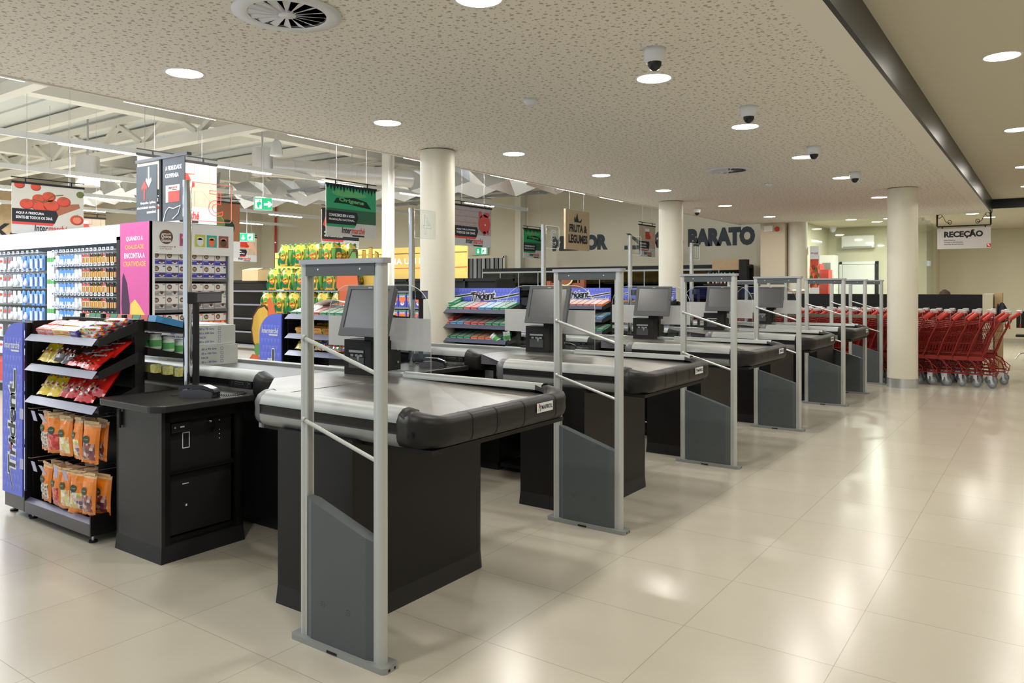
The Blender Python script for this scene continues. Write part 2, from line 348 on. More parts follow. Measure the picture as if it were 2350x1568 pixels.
tube_line(-15.7,3.7,[(4.2,5.4),(7.1,8.16),(9.2,10.3),(11.47,12.79),(13.8,14.9)],'suspended strip light, third line out from the perforated ceiling')
tube_line(-19.1,3.7,[(6.3,7.5),(9,10.2),(11.7,12.9),(14.4,15.6)],'suspended strip light, fourth line out from the perforated ceiling')
tube_line(-22.4,3.7,[(7.3,8.5),(10,11.2),(12.7,13.9),(15.4,16.6)],'suspended strip light by the side wall')
# downlights
def downlight(x,y,z,label,e=LAMP_E,warm=(1,.95,.86)):
    t=thing('downlight',label,'downlight',(x,y,z),'round recessed downlights')
    m=MB(); m.lathe((x,y,z),[(.118,-.001),(.132,-.006),(.138,-.001),(.138,.004)],white,28,cap=False); m.obj('trim_ring',t)
    m=MB(); m.lathe((x,y,z),[(.0001,-.004),(.118,-.003)],glow,28); m.obj('diffuser',t)
    ld=bpy.data.lights.new('downlight_lamp','AREA'); ld.shape='DISK'; ld.size=.22; ld.energy=e; ld.color=warm
    lo=bpy.data.objects.new('downlight_lamp',ld); COL.objects.link(lo); lo.parent=t; lo.location=(0,0,-.012)
rowA=[1.02,3.02,5.0,6.98,8.99,10.96,13.65,16.3]
for i,y in enumerate(rowA): downlight(-4.96+.015*i,y,3.0,'recessed downlight in the perforated ceiling above the belts, '+ORD[i]+' of its row')
for i,y in enumerate([1.1,3.12,5.04,7.04,9.08,11.09,13.85,16.4]): downlight(-2.42 if i<2 else -2.32,y,3.0,'recessed downlight over the packing tables, '+ORD[i]+' of its row')
for i,y in enumerate([4.7,6.9,10.2,13.4,16.0]): downlight(-.30,y,3.265,'recessed downlight in the raised entrance ceiling, '+ORD[i]+' of its row')
for i,(x,y) in enumerate([(2.2,2),(2.2,5.5),(2.2,9),(2.2,13),(-.3,1.2)]): downlight(x,y,3.265,'recessed downlight of the entrance ceiling to the far side of the walkway, '+ORD[i]+' along',e=24)
for i,(x,y) in enumerate([(-1.4,19.6),(-1.15,20.8),(-3.9,19.6),(-3.5,20.6),(-3.1,19.8),(0.3,21.5)]): downlight(x,y,3.13,'recessed downlight over the reception area, '+ORD[i]+' in its ceiling',e=34)
# ceiling fittings
def cctv(x,y,label):
    t=thing('dome_camera',label,'security camera',(x,y,2.85),'white dome security cameras')
    m=MB(); m.lathe((x,y,3.0),[(.0001,0),(.072,0),(.070,-.03),(.060,-.085),(.0001,-.085)],whiteb,24); m.obj('housing',t)
    m=MB(); m.lathe((x,y,2.915),[(.045,0),(.043,-.02),(.030,-.042),(.012,-.052),(.0001,-.053)],mat('dome_smoked',(.02,.022,.026),.08),20); m.obj('dome',t)
for i,(x,y) in enumerate([(-2.03,4.42),(-2.04,6.28),(-2.05,8.45),(-2.07,10.64),(-5.45,13.76)]):
    cctv(x,y,['white dome camera hanging above the foremost checkout exit','white dome camera, second along the exit side of the checkouts','white dome camera, third along the exit side of the checkouts','white dome camera, last along the exit side of the checkouts','white dome camera beside the round column near the lettered wall'][i])
def vent(x,y,label,r=.29):
    t=thing('swirl_diffuser',label,'air vent',(x,y,2.98),'round swirl air diffusers')
    m=MB(); m.lathe((x,y,3.0),[(r*.72,-.012),(r*.75,-.016),(r,-.012),(r,0),(r*.72,-.001)],whiteb,36,cap=False); m.lathe((x,y,3.0),[(.0001,-.018),(r*.16,-.018),(r*.17,-.004)],whiteb,16); m.obj('rim',t)
    m=MB(); m.lathe((x,y,3.0),[(.0001,-.0008),(r*.73,-.0008)],blackm,36); m.obj('backing',t)
    m=MB()
    for k in range(16):
        a=2*math.pi*k/16; c,s_=math.cos(a),math.sin(a); q=V((-s_,c,0)); p0=V((x+c*r*.15,y+s_*r*.15,2.984)); p1=V((x+c*r*.72,y+s_*r*.72,2.984))
        m.add([p0,p1,p1+q*.045+V((0,0,.013)),p0+q*.012+V((0,0,.013))],[(0,1,2,3)],whiteb); m.add([p0,p1,p1+q*.006,p0+q*.004],[(0,1,2,3)],whiteb)
    m.obj('vane',t)
vent(-3.40,2.68,'white swirl air diffuser in the ceiling above the foremost cashier desk'); vent(-3.34,9.51,'white swirl air diffuser deeper into the perforated ceiling')
def smoke(x,y,label):
    m=MB(); m.lathe((x,y,3.0),[(.0001,-.045),(.035,-.045),(.04,-.03),(.052,-.022),(.055,0),(.0001,0)],whiteb,20); tag(m.obj('smoke_detector'),label,'smoke detector')
smoke(-3.38,5.03,'white smoke detector in the ceiling above the second checkout'); smoke(-3.31,11.08,'white smoke detector in the ceiling above the last checkout')
m=MB(); m.lathe((-5.15,17.88,2.85),[(.0001,-.05),(.04,-.05),(.055,-.02),(.055,.01)],redpl,18,'y'); tag(m.obj('fire_alarm_sounder'),'round red fire alarm on the cream wall pier','alarm')
m=MB(); m.box((-5.44,17.84,2.80),(-5.24,17.9,2.93),white); tag(m.obj('alarm_box'),'small white alarm box beside the round red sounder','alarm')
# ---------------------------------------------------------------- checkout lanes
def lerp(a,b,t): return a+(b-a)*t
SIDE_TOP=[(-.045,.955),(-.042,.982),(-.02,.990),(.015,.986),(.042,.966),(.056,.936),(.057,.930)]
SIDE_BAND=[(.057,.930),(.050,.928),(.052,.914),(.049,.912),(.052,.898),(.049,.896),(.056,.882)]
SIDE_LOW=[(.056,.882),(.053,.855),(.038,.832),(.012,.820),(-.03,.818)]
FULL_A=[(-.045,.955),(-.042,.982),(-.02,.990),(.015,.986),(.042,.966),(.056,.936),(.054,.900),(.056,.870),(.050,.848),(.035,.830),(.01,.820),(-.03,.818)]
FULL_B=[(-.055,.925),(-.045,.942),(-.02,.952),(.03,.955),(.055,.945),(.062,.925),(.060,.900),(.062,.870),(.054,.846),(.037,.830),(.01,.820),(-.03,.818)]
def sweep(m,st,pa,mt,pb=None,cap=False):
    n=len(pa); vs=[]
    for q in st:
        x,y,nx,ny=q[:4]; t=q[4] if len(q)>4 else 0
        for k in range(n):
            u,z=pa[k]
            if pb: u=lerp(u,pb[k][0],t); z=lerp(z,pb[k][1],t)
            vs.append((x+nx*u,y+ny*u,z))
    m.add(vs,[(i*n+k,i*n+k+1,(i+1)*n+k+1,(i+1)*n+k) for i in range(len(st)-1) for k in range(n-1)],mt,True)
    if cap: m.add(vs,[tuple(range(n)),tuple(range(len(vs)-n,len(vs)))],mt)
def arc(cx,cy,r,a0,a1,n,t0,t1):
    return [(cx+r*math.cos(math.radians(lerp(a0,a1,k/n))),cy+r*math.sin(math.radians(lerp(a0,a1,k/n))),math.cos(math.radians(lerp(a0,a1,k/n))),math.sin(math.radians(lerp(a0,a1,k/n))),lerp(t0,t1,k/n)) for k in range(n+1)]
def rprism(m,x0,y0,x1,y1,z0,z1,mt,r=(0,0,0,0),fl=0,n=6):
    cs=[(x0,y0,180),(x1,y0,270),(x1,y1,0),(x0,y1,90)]; P=[];Q=[]
    for (x,y,a0),rr in zip(cs,r):
        sx=1 if x==x0 else -1; sy=1 if y==y0 else -1
        if rr<=0: P.append((x,y,z1)); Q.append((x-sx*fl,y-sy*fl,z0)); continue
        cx_,cy_=x+sx*rr,y+sy*rr
        for k in range(n+1):
            a=math.radians(a0+90*k/n); P.append((cx_+rr*math.cos(a),cy_+rr*math.sin(a),z1)); Q.append((cx_+(rr+fl)*math.cos(a),cy_+(rr+fl)*math.sin(a),z0))
    k=len(P); m.add(Q+P,[tuple(range(k-1,-1,-1)),tuple(range(k,2*k))]+[(i,(i+1)%k,k+(i+1)%k,k+i) for i in range(k)],mt); return m
beltm=mat('belt_rubber',(.075,.073,.075),.42,var=.1)
lilac=mat('steel_side',(.30,.29,.32),.35,.5,var=.06)
def checkout():
    t=thing('checkout_counter','',"checkout",(-3.6,2.9,0),'checkout counters with belt and packing table')
    m=MB(); rprism(m,-3.0,2.31,-2.49,3.26,.09,.83,black,(0,0,.05,0)); m.obj('packing_cabinet',t)
    m=MB(); rprism(m,-3.0,2.31,-2.49,3.26,0,.09,dband,(0,0,.05,0),fl=.007); m.obj('kick_plate',t)
    m=MB(); A=(-3.22,2.40,.955); B=(-3.22,3.41,.955); C=(-2.09,3.41,.935); D=(-2.09,2.40,.938); A2=(-3.22,2.90,.955); P1=(-2.12,3.0,.925); P2=(-3.0,3.38,.952)
    E1=(-2.10,2.72,.918); E2=(-2.09,3.22,.922)
    def tri(*p): m.add(p,[(0,1,2)],steel)
    tri(A,D,P2); tri(D,E1,P2); tri(E1,E2,P2); tri(E2,C,P2); tri(C,B,P2); tri(A,P2,B)
    m.box((-3.22,2.38,.80),(-2.09,3.42,.82),blackm); m.box((-3.24,2.38,.80),(-3.20,3.42,.952),lilac)
    m.box((-2.115,2.42,.935),(-2.09,3.40,.948),alu); m.obj('packing_tray',t)
    s=[(-3.16,2.38,0,-1),(-2.24,2.38,0,-1)]
    for ss in (s,[(-2.2,3.42,0,1),(-3.2,3.42,0,1)]):
        for pf in (SIDE_TOP,SIDE_LOW): m=MB(); sweep(m,ss,pf,alu); m.obj('side_rail' if pf is SIDE_TOP else 'lower_rail',t)
    for ss in (s,[(-2.2,3.42,0,1),(-3.2,3.42,0,1)]): m=MB(); sweep(m,ss,SIDE_BAND,dband); m.obj('rubber_band',t)
    m=MB(); sweep(m,[(-2.24,2.38,0,-1,0),(-2.20,2.38,0,-1,.15)]+arc(-2.20,2.47,.09,-90,0,8,.3,1)+[(-2.11,2.60,1,0,1),(-2.11,3.25,1,0,1)]+arc(-2.19,3.34,.08,0,90,8,1,.3)+[(-2.24,3.42,0,1,0)],FULL_A,dgrey,FULL_B,True)
    for y in (2.60,2.78,3.0,3.28): sweep(m,[(-2.11,y,1,0),(-2.11,y+.006,1,0)],[(u+.0016*(1 if u>0 else 0),z+(.0016 if z>.9 else -.001)) for u,z in FULL_B],blackm)
    m.cyl((-2.155,2.325,.885),(-2.150,2.310,.885),.012,blackm); m.obj('end_bumper',t)
    m=MB(); sweep(m,arc(-3.16,2.44,.06,-180,-90,6,0,0)[0:],FULL_A,mat('bumper_corner_grey',(.075,.075,.085),.4),cap=True); m.obj('corner_cap',t)
    fr=Fr((-2.0465,3.10,.885),Y_,Z_); m=MB(); m.rect(fr,0,0,.145,.047,whiteb,.002)
    for c,(a,b,a1,b1) in ((red,(.018,.022,.027,.042)),(MT['display_blue'],(.027,.026,.038,.035)),(yel,(.008,.008,.020,.018)),(green,(.027,.006,.034,.024))): m.rect(fr,a,b,a1,b1,c,.003)
    m.text(fr,'MAFIROL',.042,.014,.096,.021,txtb,.003,.02); m.obj('maker_label',t)
    # scanner deck
    m=MB(); m.box((-3.80,2.90,.875),(-3.22,3.42,.956),lilac); m.add([(-3.80,2.90,.957),(-3.22,2.90,.957),(-3.22,3.42,.957),(-3.80,3.42,.957)],[(0,1,2,3)],steel)
    m.add([(-3.80,2.90,.957),(-3.22,2.40,.957),(-3.22,2.90,.957)],[(0,1,2)],steel)
    m.box((-3.62,2.897,.885),(-3.30,2.901,.892),blackm); m.obj('scanner_deck',t)
    # belt
    m=MB(); m.box((-6.05,2.92,.90),(-3.84,3.40,.952),beltm); m.cyl((-3.84,2.92,.926),(-3.84,3.40,.926),.026,beltm,14); m.obj('conveyor_belt',t)
    s=[(-6.05,2.90,0,-1),(-3.93,2.90,0,-1)]
    for pf in (SIDE_TOP,SIDE_LOW): m=MB(); sweep(m,s,pf,alu); m.obj('belt_rail' if pf is SIDE_TOP else 'lower_rail',t)
    m=MB(); m.box((-6.05,3.40,.93),(-3.2,3.46,.975),alu); m.obj('rear_rail',t,bevel=.004)
    m=MB(); sweep(m,s,SIDE_BAND,dband); m.obj('rubber_band',t)
    m=MB(); sweep(m,[(-3.93,2.90,0,-1,0),(-3.87,2.90,0,-1,.6),(-3.82,2.915,0,-1,1),(-3.80,2.95,0,-1,1)],FULL_A,dgrey,FULL_B,True); m.obj('corner_cap',t)
    fr=Fr((-4.17,2.842,.884),X_,Z_); m=MB(); m.rect(fr,0,0,.23,.044,blackm,.002)
    for a,b,r_ in ((.035,.03,.007),(.03,.012,.005),(.19,.032,.008),(.19,.013,.008),(.16,.012,.005)):
        m.disc(fr,a,b,r_,r_,alud,.003); m.disc(fr,a,b,r_*.8,r_*.8,blackm,.004)
    m.rect(fr,.065,.022,.15,.036,alud,.003); m.rect(fr,.067,.024,.148,.034,blackm,.004); m.rect(fr,.207,.028,.214,.036,glight,.004); m.obj('control_panel',t)
    m=MB(); m.box((-6.03,2.96,.08),(-3.66,3.40,.90),black); m.box((-3.66,3.34,.08),(-2.99,3.40,.88),black); m.box((-6.0,3.0,0),(-3.7,3.38,.08),dband); m.obj('belt_cabinet',t)
    m=MB(); m.box((-2.95,3.26,.0),(-2.6,3.34,.05),dband); m.box((-3.66,2.98,.04),(-3.0,3.34,.07),blackm); m.obj('lower_shelf',t)
    fr=Fr((-3.80,2.957,.42),X_,Z_); m=MB(); m.rect(fr,0,.02,.085,.40,alud,.002); m.rect(fr,0,-.11,.085,.01,alu,.002); m.disc(fr,.035,.30,.03,.03,red,.01,20,.008)
    for k,c in enumerate((green,blue,blue)): m.rect(fr,.012+.025*k,.10,.03+.025*k,.13,c,.004)
    m.text(fr,'MAFIROL',.02,-.01,.05,.012,txtb,.004,.02); m.obj('switch_plate',t)
    m=MB(); m.box((-3.78,3.44,.978),(-3.62,3.47,.995),blackm); m.obj('belt_sensor',t)
    return t
c0=checkout(); COUNT=[c0]
for i in range(5):
    lb=['black checkout counter with steel packing tray, frontmost of the five','checkout counter of lane 4, second row back, behind the first one','middle checkout counter of the five, third row back','checkout counter second from the back, fourth row','last checkout counter, in front of the shopping carts'][i]
    if i==0: c0['label']=lb
    else: COUNT.append(dup(c0,(0,LN*i,0),lb))
# security gate
def gate(w=.45):
    t=thing('security_gate','','security gate',(-2.37,2.15,0),'anti-theft gates at the checkout exits')
    x0,x1=-2.37-w/2-.005,-2.37+w/2-.005; y=2.15
    m=MB(); rprism(m,x0-.055,y-.045,x1+.055,y+.045,0,.024,alu,(.02,)*4)
    m.box((-2.42,y-.047,.004),(-2.36,y-.044,.014),blackm); m.box((x1+.054,y-.02,.006),(x1+.056,y-.01,.016),blackm); m.box((x1+.054,y+.012,.006),(x1+.056,y+.02,.016),blackm); m.obj('base_plate',t)
    for x in (x0,x1):
        m=MB(); m.cyl((x,y,.024),(x,y,1.598),.023,gatep,24)
        sg=1 if x==x0 else -1
        m.box((x+sg*.012-.014,y-.019,.024),(x+sg*.012+.014,y+.019,1.595),gatep); m.box((x+sg*.0265-.001,y-.010,.024),(x+sg*.0265+.001,y+.010,1.595),alud); m.obj('post',t)
    m=MB(); rprism(m,x0-.03,y-.03,x1+.035,y+.03,1.597,1.617,mat('gate_cap',(.42,.42,.45),.3,.4),(.025,)*4); m.obj('top_cap',t)
    m=MB(); m.box((x0+.02,y-.022,1.548),(x1-.02,y+.022,1.597),gated)
    for x in (x0+.1,x1-.1): m.cyl((x,y-.022,1.575),(x,y-.024,1.575),.004,whiteb,8)
    m.obj('crossbar',t)
    for za,zb in ((1.285,1.154),(.936,.809)):
        m=MB(); m.cyl((x0+.01,y-.02,za),(x1-.01,y-.005,zb),.0085,gatep,12); m.cyl((x0+.004,y-.022,za+.004),(x0+.016,y-.02,za),.013,gatep,12); m.obj('diagonal_rod',t)
    m=MB(); a,b=x0+.018,x1-.018; za,zb=.617,.492; d=.028
    for (u0,u1,f0,f1) in ((a,a+.045,.014,d),(a+.045,b-.045,d,d),(b-.045,b,d,.014)):
        zz=lambda x:lerp(za,zb,(x-a)/(b-a))
        vs=[(u0,y-f0,.024),(u1,y-f1,.024),(u1,y+f1,.024),(u0,y+f0,.024),(u0,y-f0,zz(u0)),(u1,y-f1,zz(u1)),(u1,y+f1,zz(u1)),(u0,y+f0,zz(u0))]
        m.add(vs,[(3,2,1,0),(4,5,6,7),(0,1,5,4),(1,2,6,5),(2,3,7,6),(3,0,4,7)],gated)
    for cx_ in (a+.12,a+.27 if w<.6 else b-.15):
        for k in range(9):
            rr=0 if k==8 else .011; an=k*math.pi/4; m.cyl((cx_+rr*math.cos(an),y-d-.0006,.185+rr*math.sin(an)),(cx_+rr*math.cos(an),y-d+.001,.185+rr*math.sin(an)),.0016,blackm,6)
    fr=Fr((a+.16,y-.012,lerp(za,zb,.4)),(b-a,0,zb-za),(0,1,0)); m.text(fr,'Gateway',0,0,.06,.016,txtb,.001,.01); m.obj('lower_panel',t)
    return t
g0=gate(); GL=['grey anti-theft gate standing alone before the first packing table','anti-theft gate in front of the second checkout','anti-theft gate in front of the third checkout','anti-theft gate in front of the fourth checkout','anti-theft gate in front of the last checkout','anti-theft gate just behind the last checkout','last anti-theft gate of the row, next to the round column and carts']
g0['label']=GL[0]
for i,(dx,dy) in enumerate([(0,2.03),(.01,4.07),(.01,6.07),(.02,8.11),(.02,9.48),(0.02,10.76)]): dup(g0,(dx,dy,0),GL[i+1])
g8=gate(.64); g8['label']='wide anti-theft gate at the shop entrance, the nearer of two beyond the lanes'; g8.location=(-3.93,12.1,0)
dup(g8,(.16,.38,0),'wide anti-theft gate at the shop entrance, the farther of two beyond the lanes')
# cashier desk
def desk():
    t=thing('cashier_desk','','desk',(-4.15,2.5,0),'black cashier desks beside the belts')
    x0,y0,x1,y1=-4.39,2.26,-3.92,2.77
    m=MB(); rprism(m,-4.46,2.18,-3.84,2.80,.83,.868,mat('desk_top',(.022,.022,.023),.34,var=.25,vs_=14),(.05,.08,.02,.02)); m.obj('desk_top',t,bevel=.006)
    sg=mat('desk_side_lit',(.022,.022,.024),.36)  # side panels greyer than the black body: light on them put into the colour
    m=MB(); m.box((x0,y0,.09),(x1,y0+.02,.83),sg); m.box((x0,y0,.09),(x0+.02,y1,.83),sg); m.box((x0,y1-.02,.09),(x1,y1,.83),black); m.box((x1-.02,y0+.02,.09),(x1,y0+.05,.83),black); m.box((x1-.02,y1-.05,.09),(x1,y1,.83),black)
    m.box((x0+.02,y0+.02,.09),(x1-.02,y1-.02,.12),black); m.box((x1-.03,y0+.02,.76),(x1,y1-.02,.83),black); m.obj('body',t)
    m=MB(); m.box((x0+.02,y0+.02,.47),(x1-.01,y1-.02,.49),black); m.obj('middle_shelf',t)
    m=MB(); m.box((x1-.05,y0+.06,.49),(x1-.035,y1-.06,.76),blackm); m.box((x1-.05,y0+.06,.13),(x1-.035,y1-.06,.46),blackm); m.obj('inner_panel',t)
    m=MB(); rprism(m,x0,y0,x1,y1,0,.09,dband,(0,0,0,0),fl=.007); m.obj('kick_plate',t)
    m=MB(); m.box((x0+.05,y0-.012,.715),(x0+.068,y0,.79),blackm); m.cyl((x0+.059,y0-.012,.70),(x0+.059,y0-.012,.805),.007,blackm,8); m.obj('hinge',t)
    fr=Fr((x1-.034,y0+.08,.5),Y_,Z_)
    m=MB()
    for a in ((.06,.10,.065,.19),(.10,.10,.105,.19),(.06,.185,.105,.19),(.06,.10,.105,.105)): m.rect(fr,*a,whiteb)
    m.obj('cut_out',t)
    for a in [(.29,b,.295,b+.006) for b in (.12,.145,.17,.225)]+[(.06,-.10,.10,-.095),(.08,-.225,.09,-.213)]: m=MB(); m.rect(fr,*a,whiteb); m.obj('cut_out',t)
    m=MB(); m.fbox(fr,-.02,.20,0,.09,.25,.03,blackm); m.disc(fr,0,.228,.005,.005,wood,.032); m.rect(fr,.03,.225,.055,.232,whiteb,.032); m.obj('socket_block',t)
    m=MB(); m.cyl(fr.p(.22,.235,0),fr.p(.22,.235,.03),.012,chrome,12); m.cyl(fr.p(.22,.235,.03),fr.p(.22,.235,.045),.004,chrome,8); m.fbox(fr,.215,.17,.035,.225,.232,.037,chrome); m.fbox(fr,.232,.185,.035,.238,.232,.037,chrome); m.obj('lock_key',t)
    return t
d0=desk()
# lane pole with number
def digit(s):
    c=bpy.data.curves.new('d','FONT'); c.body=s; c.fill_mode='NONE'; c.bevel_depth=.008; c.bevel_resolution=0; c.resolution_u=4
    o=bpy.data.objects.new('d',c); COL.objects.link(o); dg=bpy.context.evaluated_depsgraph_get(); dg.update(); me=bpy.data.meshes.new_from_object(o.evaluated_get(dg))
    r=([v.co.copy() for v in me.vertices],[tuple(p.vertices) for p in me.polygons]); bpy.data.objects.remove(o); bpy.data.meshes.remove(me); return r
def pole(i):
    y=2.685+LN*i; x=-4.365
    t=thing('lane_pole',['chrome lane pole with clear sign showing a red 5','chrome lane pole with clear sign showing a 4','chrome lane pole with clear sign showing a 3','chrome lane pole with clear sign showing a 2','chrome lane pole with clear sign showing a 1'][i],'sign pole',(x,y,.868),'chrome poles carrying the lane numbers')
    m=MB(); m.cyl((x,y,.868),(x,y,2.165),.026,chrome,28); m.cyl((x,y,.868),(x,y,.882),.04,chrome,28); m.box((x-.031,y-.006,.9),(x-.024,y+.006,2.15),alud); m.obj('pole',t)
    m=MB(); P=[]
    for cx_,cz_,a0 in ((y+.31,1.92,270),(y+.31,2.14,0)):
        for k in range(5): a=math.radians(a0+90*k/4); P.append((cx_-.02+.02*math.cos(a),cz_+.02*math.sin(a) if a0==0 else cz_+.02+.02*math.sin(a)))
    P=[(a-y,b) for a,b in P]; P=[(.027,1.92)]+P+[(.027,2.16)]
    fr=Fr((x,y,0),Y_,Z_); m.poly(fr,P,acryl,.003,.006); s_=m.obj('number_sign',t)
    edge=mat('red_lit_edge',(1,.22,.20),.4,emit=.45) if i==0 else mat('white_lit_edge',(.85,.88,.88),.3,emit=.12)
    m=MB(); m.tube([fr.p(a,b,0) for a,b in P],.0022,edge,5)
    vs,fs=digit(str(5-i)); x0=min(v.x for v in vs);x1=max(v.x for v in vs);y0=min(v.y for v in vs);y1=max(v.y for v in vs)
    m.add([(x-.004,y+.25-(v.x-x0)/(x1-x0)*.105,1.955+(v.y-y0)/(y1-y0)*.165) for v in vs],fs,edge); m.obj('lit_numeral',s_)
# customer display, phone, register, screen
def display():
    t=thing('customer_display','','customer display',(-4.25,2.67,.868),'black customer displays on posts')
    m=MB(); m.cyl((-4.25,2.67,.868),(-4.25,2.67,1.41),.020,blackm,16); m.cyl((-4.25,2.67,.868),(-4.25,2.67,.88),.045,blackm,20); m.obj('post',t)
    m=MB(); fr=Fr((-4.25-.012,2.67-.012,1.40),(-.2,.3,0),Z_); m.fbox(fr,-.02,0,-.025,.37,.072,.025,blackm); m.obj('display_head',t,bevel=.004)
    m=MB(); m.fbox(fr,0,.01,.0251,.35,.062,.027,screenm); m.obj('display_window',t); return t
def phone():
    t=thing('telephone','','telephone',(-4.13,2.58,.868),'black desk telephones')
    x,y,z=-4.01,2.545,.868
    m=MB(); fr=Fr((x,y,z),(.75,.35,0),Z_)
    m.poly(fr,[(-.10,0),(.10,0),(.10,.03),(.02,.05),(-.10,.035)],mat('phone_grey',(.09,.09,.10),.3,.4),.045,.09); m.obj('cradle',t,bevel=.008)
    m=MB(); m.poly(fr,[(-.12,.035),(-.115,.06),(-.06,.075),(.04,.07),(.10,.05),(.115,.025),(.10,.018),(.03,.05),(-.06,.052)],mat('phone_black',(.012,.012,.013),.12,coat=.6),.03,.055); m.obj('handset',t,bevel=.01,seg=3)
    m=MB(); pts=[]
    for k in range(120):
        q=k/119; b=fr.p(.10+.12*math.sin(q*2.6),.012,-.02-.10*q+.04*math.sin(q*6)); a=k*1.25; pts.append(b+V((.006*math.cos(a),.003*math.sin(a),.006*math.sin(a)+.0)))
    m.tube(pts,.0022,blackm,5); m.tube([fr.p(-.1,.01,.0),fr.p(-.16,.004,.02),fr.p(-.2,.003,-.02)],.002,blackm,5); m.obj('coiled_cord',t); return t
def register():
    t=thing('cash_register','','cash register',(-3.5,3.4,.957),'checkout touch screens on printer boxes')
    x0,x1,y0,y1=-3.63,-3.395,3.30,3.43
    m=MB(); m.box((x0,y0,.957),(x1,y1,1.175),blackm); m.box((x0+.15,y0-.002,1.14),(x0+.18,y0,1.147),black); m.obj('printer_box',t,bevel=.004)
    fr=Fr((x0+.04,y0,.995),X_,Z_); m=MB(); m.rect(fr,0,0,.14,.125,black,.002); m.rect(fr,.003,.003,.137,.07,screenm,.003); m.rect(fr,.005,.10,.135,.115,alu,.004)
    for k in range(3): m.rect(fr,.02+.04*k,.075,.045+.04*k,.09,alud,.004)
    m.poly(fr,[(.07,.085),(.10,.085),(.088,.045)],alud,.004); m.obj('receipt_slot',t)
    m=MB(); fr2=Fr((x1+.001,y1-.005,.957),Y_,Z_); P=[(0,.02),(.13,.02),(.13,.15)]+[(.13-.06+.06*math.cos(math.radians(a)),.15+.06*math.sin(math.radians(a))) for a in range(15,91,15)]+[(0,.21)]
    m.poly(fr2,P,blackm,.006,.15); m.obj('side_bracket',t)
    m=MB()
    for b in (.07,.15): m.cyl(fr2.p(.10,b,.006),fr2.p(.10,b,.014),.007,zinc,8)
    m.obj('bolt',t)
    m=MB(); m.box((-3.45,3.30,1.17),(-3.33,3.40,1.20),blackm); m.cyl((-3.40,3.33,1.19),(-3.39,3.30,1.27),.02,blackm,12); m.obj('monitor_arm',t)
    fr=Fr((-3.575,3.205,1.205),(1,0,0),(0,.085,.30)); m=MB(); W,H=.395,.315
    m.fbox(fr,0,0,-.012,W,H,0,bezel); m.fbox(fr,.01,.01,-.042,W-.01,H-.01,-.012,bezel); m.obj('monitor_shell',t,bevel=.004)
    m=MB()
    fl=.030; bt=.052
    m.fbox(fr,0,0,0,W,bt,.007,bezel); m.fbox(fr,0,H-.022,0,W,H,.007,bezel); m.fbox(fr,0,bt,0,fl,H-.022,.007,bezel); m.fbox(fr,W-fl,bt,0,W,H-.022,.007,bezel)
    m.rect(fr,W*.46,H-.016,W*.54,H-.010,alu,.009); m.obj('bezel',t)
    m=MB(); m.rect(fr,fl,bt,W-fl,H-.022,screenm,.0025); m.obj('touch_screen',t)
    return t
frost=mat('frosted_film',(.55,.56,.56),.6,alpha=.92)
def shield():
    t=thing('acrylic_screen','','protective screen',(-3.5,3.47,.975),'clear acrylic screens behind the registers')
    x0,x1=-3.97,-3.06; fr=Fr((x0,3.475,.975),X_,Z_); W=x1-x0; H=.54
    P=[(0,0),(W,0)]+[(W-.2+.2*math.cos(math.radians(a)),H-.2+.2*math.sin(math.radians(a))) for a in range(0,91,10)]+[(.2+.2*math.cos(math.radians(a)),H-.2+.2*math.sin(math.radians(a))) for a in range(90,181,10)]
    m=MB(); m.poly(fr,P,acryl,.003,.006); m.obj('acrylic_sheet',t)
    m=MB(); m.tube([fr.p(a,b,0) for a,b in P],.002,mat('acrylic_edge',(.7,.74,.74),.2),5); m.obj('sheet_edge',t)
    m=MB(); m.poly(fr,[(0,.14),(.26,.14),(.30,.155),(.32,.19),(.34,.135),(W,.135),(W,.335),(0,.335)],frost,.005,.002); m.obj('frosted_strip',t); return t
protos=[(d0,['black cashier desk with open shelf side beside the foremost sweets rack','black cashier desk of lane 4 behind the first register','black cashier desk of the middle lane','black cashier desk of the fourth lane back','black cashier desk of the last lane']),
 (display(),['black customer display on a post beside the red 5 pole','black customer display beside the lane 4 pole','black customer display beside the lane 3 pole','black customer display beside the lane 2 pole','black customer display beside the lane 1 pole']),
 (phone(),['black telephone with coiled cord on the foremost cashier desk','black telephone on the cashier desk of lane 4','black telephone on the cashier desk of lane 3','black telephone on the cashier desk of lane 2','black telephone on the last cashier desk']),
 (register(),['register screen tilted behind the foremost security gate','register screen between the first and second security gates','register screen of the middle lane','register screen partly behind the third security gate','last register screen, behind the fourth security gate']),
 (shield(),['clear protective screen behind the foremost register','clear protective screen behind the second register','clear protective screen behind the middle register','clear protective screen behind the fourth register','clear protective screen behind the last register'])]
for p,ls in protos:
    p['label']=ls[0]
    for i in range(1,5): dup(p,(0,LN*i,0),ls[i])
for i in range(5): pole(i)
